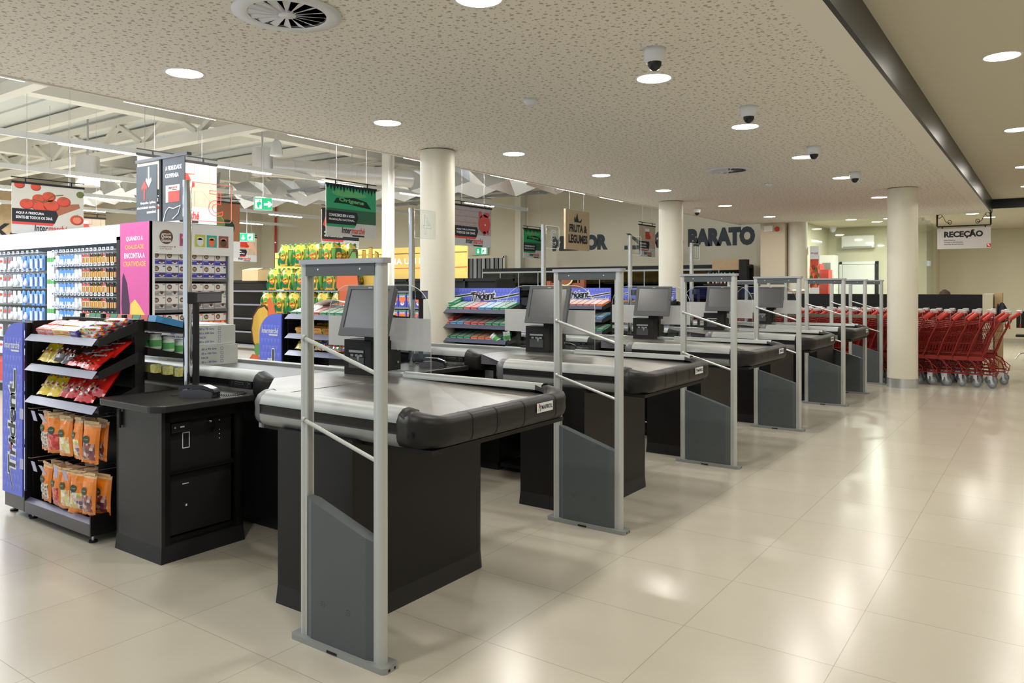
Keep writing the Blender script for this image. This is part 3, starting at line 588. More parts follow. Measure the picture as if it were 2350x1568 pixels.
# ---------------------------------------------------------------- products
def place(me,name,loc,label,cat,group,rot=(0,0,0),scl=None):
    o=bpy.data.objects.new(name,me); COL.objects.link(o); o.location=loc; o.rotation_euler=rot; o['label']=label; o['category']=cat; o['group']=group
    if scl: o.scale=scl
    return o
def candymat(n,cols,sc_=60):
    m=bpy.data.materials.new(n); m.use_nodes=True; nt=m.node_tree; b=nt.nodes['Principled BSDF']; L=nt.links.new
    tc=nt.nodes.new('ShaderNodeTexCoord'); v=nt.nodes.new('ShaderNodeTexVoronoi'); v.inputs['Scale'].default_value=sc_; sp=nt.nodes.new('ShaderNodeSeparateColor'); cr=nt.nodes.new('ShaderNodeValToRGB'); cr.color_ramp.interpolation='CONSTANT'
    e=cr.color_ramp.elements
    while len(e)<len(cols): e.new(.5)
    for k,c in enumerate(cols): e[k].position=k/len(cols); e[k].color=tuple(c)+(1,)
    L(tc.outputs['Object'],v.inputs['Vector']); L(v.outputs['Color'],sp.inputs[0]); L(sp.outputs[0],cr.inputs[0]); L(cr.outputs[0],b.inputs['Base Color'])
    bp=nt.nodes.new('ShaderNodeBump'); bp.inputs['Strength'].default_value=.5; bp.inputs['Distance'].default_value=.004; L(v.outputs['Distance'],bp.inputs['Height']); L(bp.outputs[0],b.inputs['Normal'])
    b.inputs['Roughness'].default_value=.25; b.inputs['Coat Weight'].default_value=.5; MT[n]=m; return m
bagyel=mat('yellow_wrapper',(.80,.58,.01),.22,coat=.6,bump=.3,vs_=30); bagbrn=mat('brown_wrapper',(.035,.015,.010),.2,coat=.7,bump=.3,vs_=30)
bagred=mat('red_wrapper',(.60,.015,.010),.22,coat=.6,bump=.3,vs_=30); bagor=mat('orange_wrapper',(.85,.24,.01),.3,coat=.4); kraft=mat('kraft_header',(.72,.50,.26),.6)
gold=mat('gold_wrapper',(.62,.38,.08),.25,.5,coat=.4,bump=.3,vs_=30)
beads=candymat('mixed_beads',[(.6,.02,.01),(.05,.15,.6),(.8,.6,.02),(.02,.4,.1),(.8,.25,.02),(.8,.8,.8)],70)
fills=[candymat('stone_candy',[(.25,.18,.12),(.6,.5,.4),(.12,.09,.07),(.75,.7,.62)],75),candymat('red_candy',[(.65,.02,.02),(.8,.15,.12),(.4,.01,.01)],60),candymat('pale_candy',[(.85,.8,.7),(.8,.65,.2),(.75,.75,.6),(.85,.4,.2),(.8,.8,.3)],55),candymat('pastel_candy',[(.85,.8,.8),(.8,.5,.5),(.45,.6,.1),(.8,.7,.1),(.85,.82,.8),(.15,.12,.2)],50),candymat('dark_candy',[(.35,.05,.03),(.1,.05,.08),(.7,.6,.55),(.6,.3,.2),(.2,.05,.1)],55),candymat('green_candy',[(.12,.2,.04),(.5,.1,.05),(.7,.65,.6),(.1,.06,.1)],55)]
def bagmesh(n,w,h,d,fn,deco=None,nu=8,nv=12):
    m=MB(); g=[]
    for side in (-1,1):
        vs=[]
        for j in range(nv+1):
            v=j/nv
            for i in range(nu+1):
                u=i/nu; th=d/2*(max(0,math.sin(math.pi*u))**.55)*(max(0,math.sin(math.pi*min(1,max(0,(v-.05)/.90))))**.5)
                pin=1-.07*math.sin(math.pi*v)
                vs.append(((u-.5)*w*pin,side*(th+.0008)+ (R.uniform(-1,1)*d*.05 if 0<u<1 else 0),v*h+(R.uniform(-1,1)*.004 if j in(0,nv) else 0)))
        for j in range(nv):
            for i in range(nu):
                a=j*(nu+1)+i; f=(a,a+1,a+nu+2,a+nu+1); f=f if side<0 else f[::-1]
                m.add([vs[k] for k in f],[(0,1,2,3)],fn((i+.5)/nu,(j+.5)/nv,side),True)
    if deco: deco(m,w,h,d)
    me=m.mesh(n)
    return me
def fd(w,h,d,k=1.02): return Fr((-w/2,-d/2*k,0),X_,Z_)
def d_mm(m,w,h,d):
    f=fd(w,h,d); m.disc(f,w*.5,h*.68,w*.40,h*.115,txtb,.001); m.text(f,"m&m's",w*.16,h*.62,w*.68,h*.10,whiteb,.002,.03,.0,.08)
    for k in range(7): m.disc(f,w*(.2+.1*k),h*(.50+.02*(k%2)),w*.045,h*.022,(bagred,green,MT['display_blue'],bagor)[k%4],.0015,8)
    for k in range(6): m.disc(f,w*(.25+.1*k),h*(.22+.05*((k*2)%3)),w*.06,h*.035,(mat('biscuit',(.5,.28,.1),.5),whiteb,bagred)[k%3],.0015,10)
def d_mal(m,w,h,d):
    f=fd(w,h,d); m.text(f,'Maltesers',w*.10,h*.56,w*.8,h*.12,whiteb,.002,.02,.1,.12)
    for k,(a,b) in enumerate([(.25,.3),(.6,.22),(.75,.4),(.4,.15),(.3,.8)]): m.disc(f,w*a,h*b,w*.075,h*.042,(MT.get('biscuit') or brown,bagbrn)[k%2],.0015,12)
yb=bagmesh('yellow_bag',.145,.20,.05,lambda u,v,s:bagyel,d_mm); bb=bagmesh('brown_bag',.135,.20,.05,lambda u,v,s:bagbrn,d_mm); rb=bagmesh('red_bag',.15,.20,.055,lambda u,v,s:bagred,d_mal); rbs=bagmesh('small_red_bag',.12,.13,.035,lambda u,v,s:bagred,d_mal)
def d_beads(m,w,h,d):
    f=fd(w,h,d); m.text(f,'smarties',w*.12,h*.45,w*.76,h*.16,whiteb,.002,.03,0,.05)
bdb=bagmesh('bead_bag',.14,.17,.05,lambda u,v,s:beads,d_beads)
def d_hang(m,w,h,d):
    f=fd(w,h,d); m.disc(f,w*.42,h*.60,w*.19,h*.10,mat('seal_green',(.02,.07,.05),.5),.002); m.text(f,'Copa',w*.29,h*.57,w*.26,h*.05,kraft,.003,.01,.1,.1)
    m.rect(f,w*.05,h*.985,w*.95,h*1.05,kraft,-.02)
hang=[bagmesh('hanging_bag',.135,.235,.055,lambda u,v,s,c=c:(kraft if v>.93 else bagor if (v>.60-.12*u*(1 if s<0 else 0) or u>.88 or v<.07 or s>0) else c),d_hang) for c in fills]
def barmesh(n,base,txt,tc,l=.10,w=.05,h=.022,bnd=None):   # lies flat, long axis X, text facing up
    m=MB(); 
    pr=[(-.5,0),(-.46,.5),(.46,.5),(.5,0),(.46,-.5),(-.46,-.5)]
    m.box((-l/2,-w/2,0),(l/2,w/2,h),base); m.box((-l/2-.008,-w/2,h*.4),(-l/2,w/2,h*.6),base); m.box((l/2,-w/2,h*.4),(l/2+.008,w/2,h*.6),base)
    f=Fr((-l/2,-w/2,h),X_,Y_); 
    if bnd: m.rect(f,l*.15,w*.1,l*.85,w*.9,bnd,.0005)
    m.text(f,txt,l*.15,w*.25,l*.7,w*.5,tc,.001,.03,.1)
    f=Fr((-l/2,-w/2,0),X_,Z_); m.text(f,txt,l*.2,h*.25,l*.6,h*.5,tc,.0006,.03)
    return m.mesh(n)
kit=barmesh('red_wafer',bagred,'KitKat',whiteb,.10,.06,.03); twx=barmesh('gold_bar',gold,'TWIX',bagred,.12,.06,.028,whiteb); sm=barmesh('blue_box',mat('violet_print',(.08,.06,.35),.4),'smarties',whiteb,.11,.07,.03,beads); smh=barmesh('hex_tube',beads,'smarties',whiteb,.13,.035,.032,mat('pale_blue_print',(.55,.65,.8),.4))
gb=barmesh('gold_bar_large',gold,'TWIX',bagred,.15,.04,.035)
def cartonmesh(n,col,top,L=.23,w=.087,h=.04,leaf=False):   # long axis Y, front end at y=0
    m=MB(); m.box((-w/2,0,0),(w/2,L,h),col); m.rect(Fr((-w/2+.004,.004,h),X_,Y_),0,0,w-.008,L-.008,top,.001)
    for k in range(4): m.rect(Fr((-w/2+.004,.012+.055*k,h),X_,Y_),.002,0,w-.010,.004,whiteb,.002)
    m.text(Fr((-w/2,.0,h*.55),X_,Z_),'Trident',w*.1,-h*.2,w*.8,h*.4,whiteb,.001,.02,.1)
    f=Fr((w/2,0,0),Y_,Z_); m.rect(f,.01,.005,L-.01,h-.005,col,.0006); m.text(f,'Trident',L*.25,h*.3,L*.5,h*.45,(txtb if leaf else whiteb),.001,.02,.1)
    if leaf: m.disc(f,L*.85,h*.35,.012,.022,glight,.001)
    m.text(Fr((-w/2,.0,h),X_,Y_),'Trident',w*.12,.09,w*.76,.05,whiteb,.003,.02)
    return m.mesh(n)
CC={'green':cartonmesh('green_carton',mat('gum_green',(.03,.30,.12),.35),mat('gum_green_pale',(.45,.62,.50),.3)),
 'red':cartonmesh('red_carton',mat('gum_red',(.62,.06,.05),.35),mat('gum_red_pale',(.75,.42,.40),.3)),
 'blue':cartonmesh('blue_carton',mat('gum_blue',(.06,.30,.62),.35),mat('gum_blue_pale',(.55,.70,.82),.3),leaf=True),
 'orange':cartonmesh('orange_carton',mat('gum_orange',(.80,.16,.04),.35),mat('gum_orange_pale',(.82,.48,.30),.3)),
 'pink':cartonmesh('pink_carton',mat('gum_pink',(.72,.20,.16),.35),mat('gum_pink_pale',(.88,.66,.60),.3))}
GN=['foremost rack','second rack','third rack','fourth rack','last rack']
SN=['top','middle','lowest sloping']
XL,XR=-5.36,-4.51
def gondola(i,zs,header):
    dy=LN*i
    t=thing('impulse_rack',['black sweets rack with tall blue side panel ','black sweets rack with blue curved panel behind the first belt','black sweets rack with blue headboard, behind the near round column','black sweets rack with blue headboard behind the second gate','last black sweets rack with blue headboard'][i],'display rack',(-4.95,2.5+dy,0),'sweets racks at the checkouts')
    B=lambda m,a,b,c: m.box((a[0],a[1]+dy,a[2]),(b[0],b[1]+dy,b[2]),c)
    m=MB(); B(m,(-5.42,2.455,.05),(-4.53,2.475,1.285),black); F=Fr((-5.36,2.455+dy,0),X_,Z_)
    for r_ in range(16):
        for c_ in range(12): m.rect(F,.43+.032*c_,.62+.04*r_-.001,.437+.032*c_,.628+.04*r_,blackm if r_%1 else mat('hole_dark',(.0,.0,.0),.9),.001)
    m.obj('back_panel',t)
    m=MB(); B(m,(-5.42,2.24,.12),(-5.40,2.47,1.285),black); m.obj('side_panel',t)
    for x in (-5.42,-4.545):
        m=MB(); B(m,(x-.012,2.44,.03),(x+.022,2.50,1.295),black); 
        for k in range(24): B(m,(x-.003,2.4395,.12+.048*k),(x+.012,2.4401,.142+.048*k),MT['hole_dark'])
        m.obj('upright',t)
    m=MB(); B(m,(-5.43,2.43,1.285),(-4.53,2.50,1.305),black)
    m.obj('top_rail',t)
    for x in (-5.25,-4.98,-4.72):
        m=MB(); B(m,(x,2.46,1.305),(x+.03,2.48,1.33),blackm); m.obj('top_clip',t)
    m=MB(); B(m,(-5.41,2.235,.05),(-4.56,2.50,.115),black); B(m,(-5.41,2.19,.05),(-4.56,2.215,.12),mat('base_front',(.07,.065,.07),.35)); m.add([(-5.41,2.19+dy,.12),(-4.56,2.19+dy,.12),(-4.56,2.225+dy,.14),(-5.41,2.225+dy,.14)],[(0,1,2,3)],pricem)
    for x in (-5.42,-4.56): B(m,(x,2.19,.05),(x+.012,2.50,.185 if x<-5 else .17),black)
    m.obj('base_tray',t)
    for x,y in ((-5.40,2.24),(-4.60,2.23),(-5.44,2.25)):
        m=MB(); m.cyl((x,y+dy,.0),(x,y+dy,.012),.024,blackm,14); m.cyl((x,y+dy,.012),(x,y+dy,.05),.008,zinc,10); m.obj('levelling_foot',t)
    for k,z in enumerate(zs):
        m=MB(); y0,y1=2.215,2.45; z0,z1=z,z+(.10 if i==0 else .06)
        m.add([(XL,y0+dy,z0),(XR,y0+dy,z0),(XR,y1+dy,z1),(XL,y1+dy,z1),(XL,y0+dy,z0-.018),(XR,y0+dy,z0-.018),(XR,y1+dy,z1-.018),(XL,y1+dy,z1-.018)],[(0,1,2,3),(7,6,5,4),(0,4,5,1),(1,5,6,2),(2,6,7,3),(3,7,4,0)],black)
        for x in (XL-.004,XR): m.add([(x,y0+dy,z0-.03),(x,y0+dy,z0+.018),(x,y1+dy,z1+.02),(x,y1+dy,z1-.045),(x+.004,y0+dy,z0-.03),(x+.004,y0+dy,z0+.018),(x+.004,y1+dy,z1+.02),(x+.004,y1+dy,z1-.045)],[(3,2,1,0),(4,5,6,7),(0,1,5,4),(1,2,6,5),(2,3,7,6),(3,0,4,7)],blackm)
        s_=m.obj('shelf',t)
        m=MB(); m.add([(XL,y0-.006+dy,z0+.022),(XR,y0-.006+dy,z0+.022),(XR+.012,y0-.042+dy,z0-.018),(XL-.012,y0-.042+dy,z0-.018)],[(3,2,1,0)],pricem); m.add([(XL,y0-.004+dy,z0+.022),(XR,y0-.004+dy,z0+.022),(XR+.012,y0-.040+dy,z0-.020),(XL-.012,y0-.040+dy,z0-.020)],[(0,1,2,3)],pricem); m.obj('price_rail',s_)
    for k,z in enumerate((1.22,1.06,.91)):   # shelves on the far side
        m=MB(); y0,y1=2.50,2.80; z1=z+.075
        m.add([(XL,y0+dy,z1),(XR+.02,y0+dy,z1),(XR+.02,y1+dy,z),(XL,y1+dy,z),(XL,y0+dy,z1-.05),(XR+.02,y0+dy,z1-.05),(XR+.02,y1+dy,z-.022),(XL,y1+dy,z-.022)],[(0,1,2,3),(7,6,5,4),(0,4,5,1),(1,5,6,2),(2,6,7,3),(3,7,4,0)],black); m.box((XL,y1+dy,z-.02),(XR+.02,y1+.006+dy,z+.03),blackm); m.obj('rear_shelf',t)
    # blue panel on the left end unit
    xl,xr=-5.735,-5.435; m=MB(); r_=.17; P=[(0,.14),(xr-xl,.14),(xr-xl,1.27)]+[(.22+.22*math.cos(math.radians(a)),1.08+.19*math.sin(math.radians(a))) for a in range(90,181,10)]
    F=Fr((xl,2.20+dy,0),X_,Z_); m.poly(F,P,blue,.012,.012)
    for r_ in range(17):
        for c_ in range(6):
            a=.018+.045*c_+(.022 if r_%2 else 0); b=.17+.06*r_
            if a+.04<.295 : m.poly(F,[(a,b+.042),(a+.04,b+.042),(a+.02,b)],blue2,.0125)
    m.logo(F,.035,1.10,.225,.014,whiteb,whiteb)
    # vertical Trident lettering, reading upwards
    G=Fr((xl+.235,2.20+dy,.17),Z_,(-1,0,0))
    L0=.09
    m.poly(G,[(0,.085),(L0+.05,.140),(L0+.05,.118),(0,.062)],whiteb,.0135); m.poly(G,[(0,.080),(L0+.04,.134),(L0+.04,.123),(0,.068)],txtg,.0145)
    m.text(G,'Trident',L0,.022,.62,.13,whiteb,.0136,.10,.05); m.text(G,'Trident',L0+.012,.032,.595,.11,mat('lettering_dark',(.03,.028,.03),.4),.0148,.015,.05)
    m.poly(G,[(L0+.175,.125),(L0+.215,.10),(L0+.185,.085)],red,.0155)
    m.rect(G,L0+.57,.022,L0+.71,.062,whiteb,.0137); m.rect(G,L0+.58,.030,L0+.70,.052,MT['lettering_dark'],.0149)
    m.obj('blue_end_panel',t)
    m=MB(); B(m,(xl+.01,2.20,.045),(xr,2.215,.14),mat('base_front',(.07,.065,.07),.35)); B(m,(xr-.03,2.215,.05),(xr,2.80,1.27),black); B(m,(xl+.01,2.215,.05),(xr-.03,2.80,.12),black)
    for z in (.45,.8,1.1): B(m,(xl+.03,2.225,z),(xr-.03,2.79,z+.02),black)
    m.obj('end_unit',t)
    m=MB(); m.cyl((xl+.05,2.24+dy,0),(xl+.05,2.24+dy,.012),.024,blackm,14); m.cyl((xl+.05,2.24+dy,.012),(xl+.05,2.24+dy,.05),.008,zinc,10); m.obj('levelling_foot',t)
    if header:
        F=Fr((-5.42,2.47+dy,1.30),X_,Z_); W=.89; H=.195; m=MB(); m.fbox(F,0,0,-.012,W,H,0,blue)
        for r_ in range(4):
            for c_ in range(20): 
                a=.01+.043*c_+(.02 if r_%2 else 0); b=.008+.046*r_
                if a+.04<W: m.poly(F,[(a,b+.036),(a+.036,b+.036),(a+.018,b)],blue2,.0006)
        dk=MT['lettering_dark']
        for (c,e,dd) in ((whiteb,.008,.0012),(dk,0,.0022)):
            m.poly(F,[(0,.085-e),(.25,.118-e),(.34,.118-e),(.34,.132+e),(.25,.132+e),(0,.10+e)],c,dd); m.poly(F,[(.55,.078-e),(.62,.078-e),(W,.125-e),(W,.140+e),(.62,.095+e),(.55,.09+e)],c,dd)
        m.text(F,'Trident',.232,.042,.345,.115,whiteb,.0016,.11,.15,.06); m.text(F,'Trident',.24,.05,.33,.098,dk,.0026,.015,.15,.06); m.poly(F,[(.325,.13),(.325,.155),(.348,.143)],red,.003)
        m.logo(F,.60,.03,.26,.0016,whiteb,whiteb); m.obj('headboard',t)
    return t
for i,(zs,h) in enumerate([((1.18,.99,.785),0),((1.25,1.085,.94),0),((1.25,1.09,.94),1),((1.25,1.09,.94),1),((1.25,1.09,.94),1)]): gondola(i,zs,h)
SL=math.atan2(.10,.235)
def SLO(i): return SL if i==0 else math.atan2(.06,.235)
def onshelf(i,z,x,s,up=0):  # point on a sloping shelf; s metres up the slope from the front
    a=SLO(i); return (x,2.222+LN*i+s*math.cos(a)-up*math.sin(a),z+.001+s*math.sin(a)+up*math.cos(a))
# foremost rack
z=1.18; G='chocolate bars and sweets on the top shelf of the foremost rack'
cols=[(-5.22,kit,'red wafer bar',3),(-5.11,kit,'red wafer bar',2),(-5.0,twx,'gold biscuit bar',3),(-4.89,twx,'gold biscuit bar',3),(-4.79,sm,'blue sweets packet',3)]
for ci,(x,me,nm,n) in enumerate(cols):
    for k in range(n):
        for l in range(2 if k<2 else 1):
            p=onshelf(0,z,x+.015*k,.035+.07*k,.031*l); place(me,'chocolate_bar',p,nm+', '+ORD[ci]+' column from the blue panel, '+['front','middle','back'][k]+' row'+(', on top' if l else ', underneath'),'chocolate bar',G,(SL,0,.12-.05*ci))
for k in range(5):
    p=onshelf(0,z,-4.66+.02*(k%2),.03+.037*k,.0); place(smh,'sweets_tube',p,'multicoloured sweets tube lying flat, '+ORD[k]+' up the slope, foremost rack','sweets tube',G,(SL,0,.1))
for k in range(3):
    p=onshelf(0,z,-4.65+.03*k,.05+.06*k,.035); place(smh,'sweets_tube',p,'multicoloured sweets tube resting crosswise on the others, '+ORD[k]+' up the slope, foremost rack','sweets tube',G,(SL,0,.5))
G='bags of chocolates on the foremost rack'
def bags(i,z,arr,G,shelf):
    for k,(x,s,me,nm,up) in enumerate(arr):
        p=onshelf(i,z,x,s,up); place(me,'sweets_bag',p,nm+', '+ORD[k]+' bag on the '+shelf+' shelf, '+GN[i],'sweets bag',G,(-math.radians(40 if me is not rbs else 55),R.uniform(-.08,.08),R.uniform(-.12,.12)+.18),(1.14,1.1,1.22))
bags(0,.99,[(-5.24,.03,yb,'yellow sweets bag',.03),(-5.17,.10,yb,'yellow sweets bag lying behind another',.06),(-5.08,.03,yb,'yellow sweets bag',.03),(-5.02,.03,bb,'dark brown sweets bag',.04),(-4.93,.03,bb,'dark brown sweets bag',.03),(-4.83,.10,bb,'dark brown sweets bag, set back',.05),(-4.86,.02,rbs,'small red sweets bag',.03),(-4.74,.02,rbs,'small red sweets bag',.03),(-4.72,.09,rbs,'small red sweets bag, higher up',.045),(-4.62,.05,rbs,'small red sweets bag',.04),(-4.60,.12,rbs,'small red sweets bag at the back',.05),(-4.62,.0,rbs,'small red sweets bag by the bracket',.03)],G,'middle')
bags(0,.785,[(-5.20,.02,yb,'yellow sweets bag',.03),(-5.10,.08,yb,'yellow sweets bag set back',.06),(-5.06,.02,yb,'yellow sweets bag',.03),(-4.93,.03,rb,'red sweets bag',.03),(-4.82,.02,rb,'red sweets bag',.04),(-4.70,.01,rb,'red sweets bag in front',.03),(-4.72,.10,rb,'red sweets bag lying behind',.06),(-4.62,.05,rb,'red sweets bag at the end',.05)],G,'lowest sloping')
# hooks with hanging bags
rk=[o for o in COL.objects if o.name=='impulse_rack'][0]
NMF=['brown and white stone sweets','red sweets','pale yellow sweets','pastel mixed sweets','dark mixed sweets','green and red mixed sweets']
for r_,zh in enumerate((.715,.40)):
    for k in range(6):
        x=-5.29+.135*k
        m=MB(); m.tube([(x,2.455,zh-.02),(x,2.43,zh+.01),(x,2.18,zh+.015),(x,2.165,zh+.02)],.0028,zinc,5); hk=m.obj('hook',rk)
        m=MB(); 
        if k in (0,1,2) or r_==1 and k<5:
            fr=Fr((x-.024,2.160-(.01 if k else .035),zh-.045),X_,(0,-.25*(k%3),1)); m.fbox(fr,0,0,-.001,.048,.066,.001,mat('price_card',(.42,.42,.62),.3)); m.obj('price_card',hk)
        n=(0,2,2,2,2,2)[k] if r_==0 else (1,2,2,3,2,2)[k]
        if k==0: n=0
        for q in range(n):
            me=hang[k-1] if q%3!=2 else hang[k-2]
            place(me,'hanging_sweets_bag',(x+R.uniform(-.012,.012)+.0,2.215+.065*q,zh-.237-R.uniform(0,.012)),'bag of '+NMF[k-1 if q%3!=2 else k-2]+', '+('upper' if r_==0 else 'lower')+' hooks, '+ORD[k-1]+' hook, '+['in front','behind','rearmost'][q],'sweets bag','orange bags hanging on the hooks',(R.uniform(-.06,.02),R.uniform(-.07,.07),R.uniform(-.15,.35)))
place(hang[4],'hanging_sweets_bag',(-4.98,2.30,.135),'orange bag of dark sweets fallen on the base tray of the foremost rack','sweets bag','orange bags hanging on the hooks',(-.9,0,.3)); place(hang[3],'hanging_sweets_bag',(-4.80,2.23,.135),'orange bag of pastel sweets fallen on the base tray of the foremost rack','sweets bag','orange bags hanging on the hooks',(-.35,.1,.35))
# far side of the racks: cartons and tubs
seq=['green','green','red','green','pink','orange','green','red','blue']
for k in range(9):
    place(CC[seq[k]],'gum_carton',(-5.32+.094*k,2.79,1.232),seq[k]+' gum carton behind the foremost rack, '+ORD[k]+' from the blue panel','gum carton','gum cartons behind the foremost rack',(math.radians(14),0,math.pi))
m=MB(); m.lathe((0,0,0),[(.0001,0),(.034,0),(.037,.01),(.037,.07),(.033,.085)],mat('tub_clear',(.62,.72,.66),.25,coat=.5),20); m.lathe((0,0,0),[(.036,.085),(.036,.10),(.0001,.10)],whiteb,20); m.lathe((0,0,0),[(.0375,.02),(.0375,.06)],glight,20); tub=m.mesh('gum_tub')
for k in range(8):
    x=-4.56-.078*(k//2)-.0; 
    place(tub,'gum_tub',(x-.02,2.60+.085*(k%2),1.112-.021*(k%2)),'green and white gum tub, '+ORD[k//2]+' row from the desk, '+['inner','outer'][k%2]+' one','gum tub','gum tubs on the far side of the foremost rack')
place(tub,'gum_tub',(-4.58,2.77,1.068),'green and white gum tub at the outer end of the far side shelf, foremost rack','gum tub','gum tubs on the far side of the foremost rack')
m=MB(); m.box((-.06,-.035,0),(.06,.035,.055),candymat('yellow_pellets',[(.6,.55,.05),(.75,.7,.25),(.55,.6,.3)],110)); m.box((-.062,-.037,0),(.062,.037,.058),wrap); yp=m.mesh('pellet_pack')
for k in range(6): place(yp,'pellet_pack',(-4.60-.13*(k//3),2.58+.08*(k%3),.968-.019*(k%3)),'pack of yellow-green pellets behind the rack, '+ORD[k//3]+' column, '+ORD[k%3]+' outwards','sweets pack','pellet packs on the far side of the foremost rack')
# other racks: cartons
def cartons(i,zi,colors,x0=-5.31,step=.094,miss=0):
    z=(1.25,1.09,.94)[zi]
    for k,c in enumerate(colors):
        if c is None: continue
        place(CC[c],'gum_carton',onshelf(i,z,x0+step*k,.004),c+' gum carton, '+ORD[k]+' along the '+['top','middle','lowest'][zi]+' shelf of the '+GN[i],'gum carton','gum cartons on the sloping shelves',(SLO(1),0,0))
g,r,b,o,p='green','red','blue','orange','pink'
cartons(1,0,[g,g,r,r,g,g,g,None]); cartons(2,0,[g,g,g,r,r,b,b,g,g]); cartons(2,1,[o,b,b,r,r,r,g,g,g]); cartons(2,2,[g,g,g,g,o,o,o,g])
cartons(3,0,[p,p,p,p,p,p,p,p,o]); cartons(3,1,[o,o,o,o,o,o,o,b,b]); cartons(3,2,[g]*9); cartons(4,1,[o,o,o,p,p,o]); cartons(4,2,[r,r,b,b,r,b])
place(CC['green'],'gum_carton',onshelf(2,1.25,-5.30,.03,.042),'green gum carton lying on top on the third rack','gum carton','gum cartons on the sloping shelves',(SLO(1),0,.1)); place(CC['red'],'gum_carton',onshelf(2,1.09,-5.28,.03,.042),'red gum carton lying on top, middle shelf of the third rack','gum carton','gum cartons on the sloping shelves',(SLO(1),0,.15))
for k in range(2): place(tub,'gum_tub',onshelf(2,.94,-4.62+.08*k,.02+.03*k),['white gum tub lying on the lowest shelf, third rack','white gum tub upright at the end of the lowest shelf, third rack'][k],'gum tub','gum tubs on the third rack',(.2,-.9 if k==0 else 0,0))
for k in range(8):
    for q in range(2): place(gb,'chocolate_bar',onshelf(1,1.085,-5.20+.17*(k%4),.03+.05*(k//4),.036*q),'gold biscuit bar, second rack, '+ORD[k%4]+' stack, '+['front','back'][k//4]+' row'+(', upper' if q else ', lower'),'chocolate bar','gold biscuit bars',(SLO(1),0,R.uniform(-.1,.1)))
    place(gb,'chocolate_bar',onshelf(4,1.25,-5.22+.17*(k%4),.03+.05*(k//4),0),'gold biscuit bar on the last rack, '+ORD[k%4]+' along, '+['front','back'][k//4]+' row','chocolate bar','gold biscuit bars',(SLO(1),0,R.uniform(-.1,.1)))
bags(1,.94,[(-5.22,.02,yb,'yellow sweets bag',.03),(-5.08,.06,yb,'yellow sweets bag',.05),(-4.98,.02,bdb,'multicoloured sweets bag',.03),(-4.86,.02,bdb,'multicoloured sweets bag',.03),(-4.74,.02,bdb,'multicoloured sweets bag',.03),(-4.63,.02,rbs,'small red sweets bag',.03)],'bags of chocolates on the second rack','lowest')
# sheet of paper on the second rack, boxes of bars on its top
m=MB(); n=14
for k in range(n):
    for j in range(2): pass
vs=[];
for k in range(n+1):
    u=k/n
    for j in (0,1): vs.append((-5.15+.36*u,2.30+LN+.16*j,1.345+.055*math.sin(math.pi*(u*.75+.05))-.02*j))
m.add(vs,[(2*k,2*k+2,2*k+3,2*k+1) for k in range(n)],mat('printed_paper',(.82,.82,.76),.6,var=.1,vs_=25),True); o_=m.obj('paper_sheet'); s_=o_.modifiers.new('thick','SOLIDIFY'); s_.thickness=.001; tag(o_,'curled white paper sheet on the gum cartons of the second rack','paper')
m=MB(); m.box((-5.40,2.50+LN,1.305),(-5.18,2.66+LN,1.345),MT['violet_print']); tag(m.obj('sweets_box'),'flat violet box lying on top of the second rack','box')
# cardboard boxes of bags on the first belt
gb_=mat('grey_shrink_box',(.47,.50,.49),.4,coat=.3)
for k,(dx,z0) in enumerate(((-.30,.953),(-.33,1.093))):
    m=MB(); m.box((-4.98+dx,3.02,z0),(-4.52+dx,3.36,z0+.138),gb_); bi=mat('blue_ink',(.05,.12,.35),.6)
    F=Fr((-4.52+dx,3.02,z0),Y_,Z_)
    for q,tx in enumerate(('30 x 75 Grs.','30 x 100 Grs.','PACK','30 x 120 Grs.')):
        m.text(F,tx,.05,.108-.03*q,.12 if q!=2 else .055,.014,bi,.001,.02); b_=.105-.03*q
        for a0,b0,a1,b1 in ((.20,b_,.22,b_+.002),(.20,b_+.018,.22,b_+.02),(.20,b_,.202,b_+.02),(.218,b_,.22,b_+.02)): m.rect(F,a0,b0,a1,b1,bi,.001)
    F=Fr((-4.98+dx,3.02,z0),X_,Z_); m.text(F,'J.DINIS & FILHOS',.08,.045,.32,.020,bi,.001,.02); m.text(F,'APTO. 0000 - 2415 LEIRIA',.12,.026,.22,.009,bi,.001); m.text(F,'TEL. 244 000000',.14,.012,.16,.008,bi,.001); 
    m.disc(F,.22,.10,.022,.022,bi,.001,20)
    for q in range(16): a=q*math.pi/8; m.poly(F,[(.22+.026*math.cos(a-.08),.10+.026*math.sin(a-.08)),(.22+.026*math.cos(a+.08),.10+.026*math.sin(a+.08)),(.22+.034*math.cos(a),.10+.034*math.sin(a))],bi,.001)
    m.rect(F,.19,.075,.25,.09,bi,.0015)
    tag(m.obj('bag_box'),['grey shrink-wrapped box with blue print on the first belt, lower one','grey shrink-wrapped box with blue print on the first belt, upper one'][k],'box','grey boxes on the first belt')
m=MB()
for k in range(9): m.box((-5.56+R.uniform(-.004,.004),3.05,.953+k*.027),(-5.33+R.uniform(-.004,.004),3.34,.953+k*.027+.025),mat('bag_bundle',(.70,.70,.76),.45))
tag(m.obj('bag_bundle'),'stack of white bag bundles next to the grey boxes on the first belt','bag bundle')
m=MB(); m.box((-5.28,3.04,1.232),(-4.93,3.34,1.24),whiteb); tag(m.obj('paper_pad'),'white papers on top of the grey boxes','paper')
# ---------------------------------------------------------------- market hall
def box_thing(name,a,b,m_,label,cat,group=None,bevel=0):
    m=MB(); m.box(a,b,m_); return tag(m.obj(name,bevel=bevel),label,cat,group)
